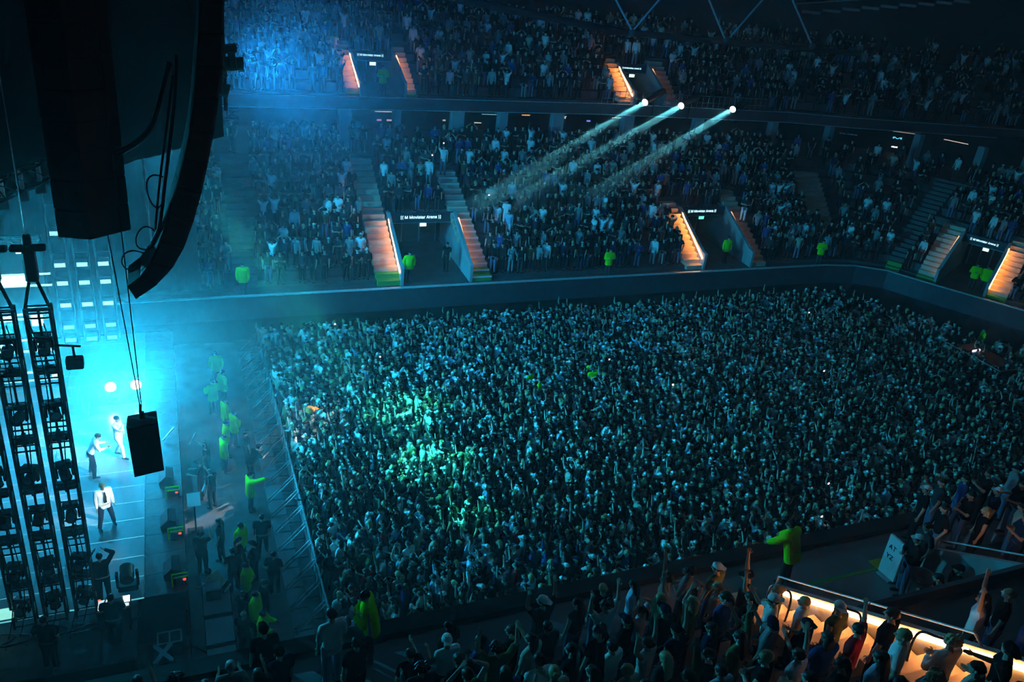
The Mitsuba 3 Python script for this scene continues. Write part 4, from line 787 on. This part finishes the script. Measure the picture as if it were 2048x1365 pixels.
# ------------------------------------------------------------------ people one by one
def colour_key(c): return 'cloth_' + c.replace(' ', '_').replace('-', '_')
def person_at(x, y, z, rz, label, group=None, top='black', low='black', skin='tan', hairc='black', cap='black', lod=0, scale=1.0, **pose):
    P = person_parts(lod=lod, **pose)
    k = thing('person', label, 'person', group)
    tw = place(x, y, z, rz, scale)
    for part, m in P.items():
        b = {'body': 'skin_' + skin, 'hair': 'hair_' + hairc, 'eye': 'eye_dark', 'eye_001': 'eye_dark', 'shoe': 'cloth_charcoal', 'shoe_001': 'cloth_charcoal', 'cap': colour_key(cap)}.get(part) or colour_key(low if part in ('trousers', 'shorts') else top)
        pass
        scene[f'{k}__{part}'] = mikit.ply(m, b, smooth=38, to_world=tw)
    return k
def towards(x, y, tx, ty): return math.atan2(ty - y, tx - x)
POSE_WORDS = {'relaxed': 'arms down', 'clapping': 'clapping', 'folded': 'arms folded', 'phone': 'phone up', 'one up': 'one arm raised', 'both up': 'both arms raised', 'overhead': 'hands overhead', 'pockets': 'hands low', 'pointing': 'arm outstretched', 'holding': 'forearms forward', 'behind': 'hands behind', 'leaning': 'leaning forward'}
def look_of(r):
    top = ['black', 'black', 'black', 'charcoal', 'black', 'navy', 'grey', 'white', 'white', 'pale blue', 'beige', 'red', 'olive', 'black', 'white', 'blue'][r.integers(16)]
    return dict(top=top, low=['black', 'denim', 'denim', 'charcoal', 'navy'][r.integers(5)], skin=['light', 'tan', 'tan', 'brown'][r.integers(4)], hairc=['black', 'black', 'black', 'brown', 'brown', 'blond'][r.integers(6)], cap=['black', 'white', 'navy'][r.integers(3)])
def words(l, hair, sleeve, jacket=False):
    h = {'cap': f'{l["cap"]} cap', 'cap back': f'{l["cap"]} cap', 'bun': f'{l["hairc"]} bun', 'bald': 'bald'}.get(hair, f'{"long " if "long" in hair else ""}{l["hairc"]} hair')
    return f'{l["top"]} {"hoodie" if sleeve >= 1 else "T-shirt" if sleeve > 0 else "vest"}', h
near_rng = np.random.default_rng(21)
NEAR_POSES = ['relaxed', 'relaxed', 'clapping', 'phone', 'relaxed', 'folded', 'one up', 'relaxed', 'holding', 'overhead', 'pockets', 'relaxed', 'phone', 'both up']
NEAR_HAIR = ['short', 'short', 'long', 'very long', 'short', 'cap', 'long', 'bun', 'curly', 'short', 'cap back', 'tail']
# rows of the near stand, the front row first
rows = {}
for k in range(NN):
    for x0, x1, fill in ((3.9 if k == 0 else 3.0 - .1 * k, 10.2, .93), (11.8, 16.0, .9 if k >= 5 else 0), (17.6, 25.0, .85 if k < 5 else 0)):
        x = x0 + .3 * near_rng.random()
        while x < x1:
            y = NY - NRUN * (k + .5) + near_rng.normal(0, .06); z = near_z(k)
            u, v = seen_px((x, y, z + 1.55))
            if fill and near_rng.random() < fill and -20 < u < 2075 and 0 < v < 1390: rows.setdefault(k, []).append((x, y, z))
            x += .56 + .14 * near_rng.random()
for k, ps in rows.items():
    for n, (x, y, z) in enumerate(ps):
        l = look_of(near_rng); pose = NEAR_POSES[near_rng.integers(len(NEAR_POSES))]; hair = NEAR_HAIR[near_rng.integers(len(NEAR_HAIR))]; sl = (.6, .6, .6, 1.0, 0.0)[near_rng.integers(5)]
        a, b = words(l, hair, sl)
        where = 'beyond the passage' if x > 17 else ''
        person_at(x, y, z, towards(x, y, -2.5, 27) + near_rng.normal(0, .22), f'person in {a}, {b}, {POSE_WORDS[pose]}, {nth(n + 1)} from left, {nth(k + 1)} near row', 'spectators in the near stand', lod=0 if x < 11 and k < 7 else 1, scale=near_rng.uniform(.93, 1.05), arms=pose, hair=hair, sleeve=sl, turn=near_rng.normal(0, .3), nod=near_rng.uniform(-.15, .2), **l)
# a few on the walkway at the bottom left and the white shirt by the front wall
for i, (x, y, top, hair, pose, hc) in enumerate([(-1.15, 11.1, 'black', 'short', 'phone', 'black'), (-.55, 11.0, 'black', 'curly', 'relaxed', 'black'), (-.1, 10.7, 'charcoal', 'bun', 'relaxed', 'black'), (.32, 11.0, 'grey', 'short', 'holding', 'grey'), (.75, 10.7, 'black', 'long', 'phone', 'brown'), (1.15, 11.1, 'navy', 'cap', 'relaxed', 'black'), (.95, 11.7, 'black', 'cap', 'relaxed', 'black')]):
    person_at(x, y, 6.7, towards(x, y, -2, 26) + .1 * (i % 3 - 1), f'silhouetted person in {top}, {hc} hair, at the bottom edge, {nth(i + 1)} from the left', 'silhouettes at the bottom left', top=top, hairc=hc, arms=pose, hair=hair)
person_at(2.12, 11.35, NZ, towards(2.12, 11.35, -2, 27), 'tall person in white jersey with dark hair on the walkway left of the green jacket', top='white', low='pale blue', arms='relaxed', hair='short', sleeve=.9, turn=.1, scale=1.06)
person_at(2.45, 10.75, NZ - .1, towards(2.45, 10.75, -2, 27), 'person in black with one fist raised between the white jersey and green jacket', top='black', arms='one up', hair='short')
person_at(2.95, 11.75, NZ, 2.9, 'security guard in bright green jacket on the near walkway beside the white jersey', top='hi-vis green', low='charcoal', arms='folded', hair='short', jacket=True, sleeve=1.0, nod=.35, turn=.4, lean=.15, build=1.15)
person_at(12.75, 11.25, NZ, 1.9, 'security guard in bright green jacket leaning over the near walkway wall at right', top='hi-vis green', low='charcoal', arms='leaning', hair='short', jacket=True, sleeve=1.0, nod=.3, lean=.3, build=1.15)
person_at(15.35, 10.2, NZ, 2.7, 'person in black top, jeans and white shoes standing by the notice board', top='black', low='denim', arms='folded', hair='cap', cap='white', sleeve=1.0)
person_at(15.95, 10.5, NZ, 2.9, 'person in dark clothes standing behind the steel bin', top='charcoal', low='black', arms='pockets', hair='short')
person_at(16.0, 9.45, NZ, 2.6, 'person in black sitting low against the passage wall', top='black', low='black', arms='relaxed', legs='sit', hair='cap', cap='black')
person_at(15.55, 9.3, NZ, 2.2, 'person in black crouching beside the steel bin', top='black', low='black', arms='holding', legs='crouch', hair='short', lean=.3)

for i, (x, y, top, pose, hair, cap) in enumerate([(17.2, 11.7, 'black', 'relaxed', 'cap', 'white'), (17.9, 11.85, 'charcoal', 'phone', 'short', 'black'), (18.7, 11.8, 'blue', 'relaxed', 'long', 'black'), (19.6, 11.85, 'black', 'clapping', 'short', 'black'), (20.6, 11.8, 'grey', 'relaxed', 'cap', 'navy'), (18.2, 11.2, 'black', 'folded', 'short', 'black'), (19.1, 11.15, 'navy', 'relaxed', 'cap', 'white'), (20.1, 11.2, 'black', 'holding', 'very long', 'black'), (21.1, 11.25, 'beige', 'relaxed', 'bun', 'black'), (22.0, 11.75, 'black', 'one up', 'short', 'black'), (23.2, 11.7, 'white', 'relaxed', 'curly', 'black'), (17.0, 10.95, 'black', 'pockets', 'tail', 'black')]):
    a, b = words({'top': top, 'hairc': 'black', 'cap': cap}, hair, .6)
    person_at(x, y, NZ, towards(x, y, -2.5, 27) + .15 * math.sin(3 * i), f'person in {a}, {b}, {POSE_WORDS[pose]}, on the walkway right of the passage', 'people on the walkway right of the passage', top=top, low='denim' if i % 3 else 'black', arms=pose, hair=hair, cap=cap, lod=1, turn=.2 * math.cos(2 * i))

# the foot of the near stand: the closest people of the floor crowd, ranked away from the stand
fr = np.random.default_rng(33)
ranks = {}
for x, y in FLOOR_NEAR: ranks.setdefault(int((y - 17.2) / .43 + .5), []).append((x, y))
FLOOR_POSES = ['relaxed', 'relaxed', 'relaxed', 'clapping', 'phone', 'holding', 'relaxed', 'one up', 'folded', 'both up', 'pointing', 'relaxed', 'overhead']
for rk, (key, ps) in enumerate(sorted(ranks.items())):
    for n, (x, y) in enumerate(sorted(ps)):
        l = look_of(fr); pose = FLOOR_POSES[fr.integers(len(FLOOR_POSES))]; hair = NEAR_HAIR[fr.integers(len(NEAR_HAIR))]; sl = (.6, .6, 1.0)[fr.integers(3)]
        a, b = words(l, hair, sl)
        person_at(x, y, 0, face_stage(x, y, .3), f'person in {a}, {b}, {POSE_WORDS[pose]}, {nth(n + 1)} from barricade, {nth(rk + 1)} floor row', 'floor crowd below the near stand', lod=1, scale=fr.uniform(.93, 1.06), arms=pose, hair=hair, sleeve=sl, nod=-.1, **l)

# the pit: security in green, crew in black
GREEN = [(1.31, 36.2, 1.6, 'relaxed', 'farthest of the pit'), (1.48, 34.3, .4, 'pockets', 'second farthest of the pit'), (1.02, 33.5, 2.0, 'holding', 'third farthest of the pit, arms forward'), (1.38, 31.8, .2, 'relaxed', 'fourth farthest of the pit'), (1.66, 30.7, .3, 'folded', 'arms folded, fifth farthest of the pit'), (1.30, 30.0, 0, 'relaxed', 'sixth farthest of the pit'),
         (1.14, 28.95, .2, 'relaxed', 'in the white light patch of the pit'), (1.85, 26.2, .1, 'pointing', 'arm stretched towards the crowd'), (1.28, 23.35, -.6, 'relaxed', 'between crew in the middle of the pit'), (1.25, 21.3, -.3, 'folded', 'arms folded, right of the bending crew member'), (1.40, 19.95, -.5, 'relaxed', 'second nearest of the pit'), (1.52, 19.1, -.4, 'holding', 'nearest of the pit')]
for x, y, rz, pose, w in GREEN:
    person_at(x, y, 0, rz, f'security guard in bright green jacket, {w}', 'security guards in the pit', top='hi-vis green', low='black', arms=pose, hair='short' if y != 26.2 else 'cap', jacket=True, sleeve=1.0, build=1.1, lod=0, nod=.1)
BLACKS = [(2.0, 23.6, 1.4, 'relaxed', 'short', 'seen from behind, walking away near the barricade', {'legs': 'step', 'build': 1.15}), (2.15, 21.6, 1.2, 'pockets', 'short', 'standing nearest the barricade', {}), (.94, 22.1, 2.0, 'holding', 'short', 'left of the green jackets, forearms forward', {}), (1.6, 22.3, 2.6, 'folded', 'cap', 'capped, right of the green jackets', {}),
          (.66, 23.75, 2.8, 'relaxed', 'long', 'long haired, near the tilted pale panel', {}), (.02, 23.2, 1.2, 'phone', 'curly', 'filming at the foot of the stage', {}), (1.70, 20.4, -.6, 'behind', 'short', 'with a pale badge on the back', {}), (1.05, 20.05, 1.0, 'holding', 'short', 'behind the grey boxes, forearms forward', {}), (1.0, 19.2, 1.1, 'relaxed', 'bald', 'bald, nearest beside the grey boxes', {}),
          (2.05, 27.95, .6, 'holding', 'cap', 'camera crew bending at the barricade', {'lean': .6}), (2.0, 29.1, .2, 'relaxed', 'short', 'beyond the bending camera crew', {}), (.55, 26.7, 2.4, 'phone', 'short', 'photographing the stage from the pit', {'nod': -.3}), (.2, 27.4, 2.9, 'holding', 'cap', 'at the stage edge below the performers', {}), (.5, 28.7, 2.8, 'phone', 'long', 'farthest photographer at the stage edge', {}), (1.15, 22.6, .3, 'relaxed', 'short', 'between two green jackets', {})]
for x, y, rz, pose, hair, w, kw in BLACKS:
    kw = {'turn': 0, **kw}
    person_at(x, y, 0, rz, f'crew member in black in the pit, {w}', 'crew in the pit', top='black', low='black', arms=pose, hair=hair, lod=0, **kw)
bend = person_at(.62, 21.35, 0, 2.6, 'crew member in pale vest bending over the case on the grey box', 'crew in the pit', top='beige', low='black', arms='leaning', hair='short', lean=.85, sleeve=.5)
# on the stage
p1 = person_at(-3.3, 27.15, SZ, .15, 'performer in white shirt and dark trousers bending to the right near the towers', None, top='white', low='navy', arms='holding', hair='short', lean=.42, nod=.2, sleeve=1.0, legs='wide')
p2 = person_at(-2.45, 28.15, SZ, -.5, 'performer in dazzling white beside the hanging loudspeaker, lit brightest', None, top='white', low='white', arms='phone', hair='short', sleeve=1.0, legs='step')
p3 = person_at(-2.74, 24.1, SZ, -1.15, 'performer in white shirt and dark tie standing nearest on the glossy floor', None, top='white', low='navy', arms='relaxed', hair='short', sleeve=1.0, legs='wide', hairc='blond', build=1.1)
put(p3 + '__tie', hull([(x, y, z) for x, z, w in ((.155, 1.45, .02), (.168, 1.32, .035), (.14, 1.05, .045)) for y in (-w, w)] + [(.13, 0, 1.47)]), 'cloth_black', to_world=place(-2.74, 24.1, SZ, -1.15, 1))
person_at(-2.66, 20.62, SZ, 1.75, 'crew member in black raising both hands to film at the near end of the stage', None, top='black', low='black', arms='overhead', hair='short', sleeve=1.0, build=1.1)
person_at(-2.32, 18.85, SZ, 1.5, 'technician in dark T-shirt seen from behind at the glowing desk', None, top='charcoal', low='black', arms='holding', hair='short', build=1.2)
person_at(-3.85, 18.45, SZ, 1.3, 'crew member in black standing at the foot of the towers, bottom left', None, top='black', low='black', arms='pockets', hair='short', build=1.1)
# guards of the stands and among the crowd
for (x, y, z, rz, pose, w) in [(2.95, 39.65, LZ, -1.6, 'relaxed', 'at the left end of the lower far stand front'), (23.4, 39.6, LZ, -1.6, 'folded', 'in front of the first row, right of the beams'), (39.2, 39.65, LZ, -1.9, 'folded', 'at the corner of the lower far stand'), (11.6, 40.4, LZ, -1.5, 'pockets', 'in the mouth of the central entrance'), (32.6, 40.9, LZ, -1.7, 'relaxed', 'in the entrance with the single bright strip'),
                            (47.2, 34.4, LZ, -2.4, 'folded', 'in the end stand entrance, left of two'), (47.6, 33.9, LZ, -2.6, 'relaxed', 'in the end stand entrance, right of two'), (12.35, 50.6, UZ + .02, -1.6, 'folded', 'in the upper entrance nearest the stage'), (45.6, 31.3, 0, 2.6, 'relaxed', 'on the dark floor under the end stand')]:
    person_at(x, y, z, rz, f'security guard in bright green jacket {w}', None, top='hi-vis green', low='charcoal', arms=pose, hair='short', jacket=True, sleeve=1.0, build=1.15, lod=1)
for i, (x, y) in enumerate([(18.66, 31.6), (18.4, 31.0), (18.9, 31.2), (15.2, 31.3), (15.35, 30.5)]):
    person_at(x, y, .12, 1.2 + .3 * i, f'helper in green vest standing out of the floor crowd, {nth(i + 1)} of five', 'helpers in green vests', top='hi-vis green', low='black', arms='relaxed', hair='short', sleeve=0.3, lod=1, scale=1.05)
# people on the stairs and in the entrances, seen whole
for x, y, z, rz, top, low, pose, w in [(17.3, 43.9, 5.6, -2.0, 'beige', 'charcoal', 'holding', 'walking down the pink-lit stairs with a phone light'), (18.0, 42.9, 5.0, -2.2, 'white', 'white', 'relaxed', 'in pale clothes beside the pink-lit stairs'), (17.9, 42.2, 4.6, -2.1, 'pale blue', 'white', 'relaxed', 'in white trousers right of the pink-lit stairs'), (14.1, 41.6, LZ, -2.4, 'black', 'black', 'relaxed', 'in black against the right wall of the central entrance'),
                                  (15.2, 46.7, 7.2, -1.8, 'white', 'grey', 'one up', 'at the top of the pink-lit stairs holding a light'), (2.3, 45.6, 6.4, -2.2, 'white', 'denim', 'relaxed', 'in white high on the left dim stairs'), (35.0, 43.0, 5.0, -2.2, 'charcoal', 'white', 'folded', 'in white trousers on the stairs right of the bright strip'), (35.9, 41.2, 3.6, -2.3, 'black', 'denim', 'pockets', 'at the foot of the dim brown stairs'), (29.0, 41.2, 3.4, -1.8, 'black', 'denim', 'relaxed', 'dark against the bright orange stairs left of the strip')]:
    person_at(x, y, z, rz, f'person {w}', None, top=top, low=low, arms=pose, hair='short', lod=1)

# ------------------------------------------------------------------ small things
for i, (x, y, z, w) in enumerate([(19.65, 31.73, 1.85, 'by the green vests'), (30.45, 28.41, 1.85, 'far right in the floor crowd'), (21.51, 28.71, 1.85, 'right of the green vests'), (35.03, 35.07, 1.85, 'near the far right corner of the floor'), (23.43, 20.0, 1.9, 'near the near walkway at right'), (21.63, 18.3, 1.9, 'closest to the near walkway'), (8.57, 34.07, 1.85, 'above the greenish light patch'), (7.18, 38.0, 1.85, 'at the far edge of the floor crowd'), (17.15, 43.75, 6.75, 'on the pink-lit stairs'), (15.1, 46.5, 9.1, 'at the top of the pink-lit stairs'), (14.4, 46.4, 8.4, 'below the top of the pink-lit stairs'), (55.0, 49.5, 14.0, 'in the dark upper stand at right')]):
    k = thing('phone', f'phone with a glaring white light {w}', 'phone', 'phones with lights on')
    put(k + '__body', cbx(x - .04, x + .04, y - .006, y + .006, z - .075, z + .075, .005), 'black_plastic'); put(k + '__lit_flash', bx(x - .035, x + .035, y - .02, y - .008, z, z + .07), 'white_plastic', emitter=lamp((1, .85, .72), 9))
put('cap', move(cat([lathe([(.0, .13), (.07, .12), (.12, .06), (.13, 0), (.11, .0), (0, .1)], 14), cbx(.08, .24, -.08, .08, -.005, .012, .004)]), (4.61, 29.73, 1.95), rz=.5, s=1.6), 'orange_plastic', 'bright orange cap raised above the floor crowd near the barricade', 'cap', smooth=35)
nb = thing('notice_board', 'white notice board with dark marks standing on the near walkway', 'board')
put(nb + '__panel', cbx(15.45, 15.52, 10.5, 11.0, NZ + .05, NZ + 1.15, .01), 'white_plastic')
for i, t in enumerate(('AT', 'YZ')):
    m = text(t, .12, .006, False); m.vertices -= m.bounds[0]; v = m.vertices; put(nb + '__mark', trimesh.Trimesh(np.stack([15.447 - v[:, 2], 10.92 - v[:, 0], NZ + .80 - .26 * i + v[:, 1]], 1), m.faces, process=False), 'cloth_black')
put(nb + '__foot', cbx(15.35, 15.62, 10.55, 10.95, NZ, NZ + .05, .01), 'dull_steel')
tb = thing('litter_bin', 'round grey steel bin beside the person in jeans on the near walkway', 'bin')
put(tb + '__drum', lathe([(0, .02), (.22, .02), (.23, .05), (.25, .68), (.265, .7), (.265, .73), (.24, .73), (.22, .1), (0, .08)], 24), 'dull_steel', smooth=35, to_world=T4().translate([15.62, 9.95, NZ]))
put(tb + '__bag_rim', lathe([(.245, .62), (.28, .60), (.285, .72), (.25, .755), (.22, .74), (.2, .5)], 24), 'cloth_grey', smooth=35, to_world=T4().translate([15.62, 9.95, NZ]))
put('triangle_sticker', cat([tube(V3(16.19, 8.45, 8.95), V3(16.19, 8.15, 8.95), .02, 5), tube(V3(16.19, 8.45, 8.95), V3(16.19, 8.3, 9.2), .02, 5), tube(V3(16.19, 8.15, 8.95), V3(16.19, 8.3, 9.2), .02, 5)]), 'white_plastic', 'small white triangle outline on the passage wall at the right edge', 'sign')
for i, (y) in enumerate((9.6, 8.0, 6.4)):
    z = NZ + NRISE / NRUN * (NY - y); put('stair_hoop', curve([(10.9, y + .25, z + .1), (10.9, y + .25, z + .85), (10.9, y, z + 1.02), (10.9, y - .25, z + 1.1), (10.9, y - .3, z + .3)], .022, 6, 5), 'black_metal', f'black hoop handrail in the middle of the orange-lit near stairs, {nth(i + 1)} from the walkway', 'handrail', 'hoop handrails')
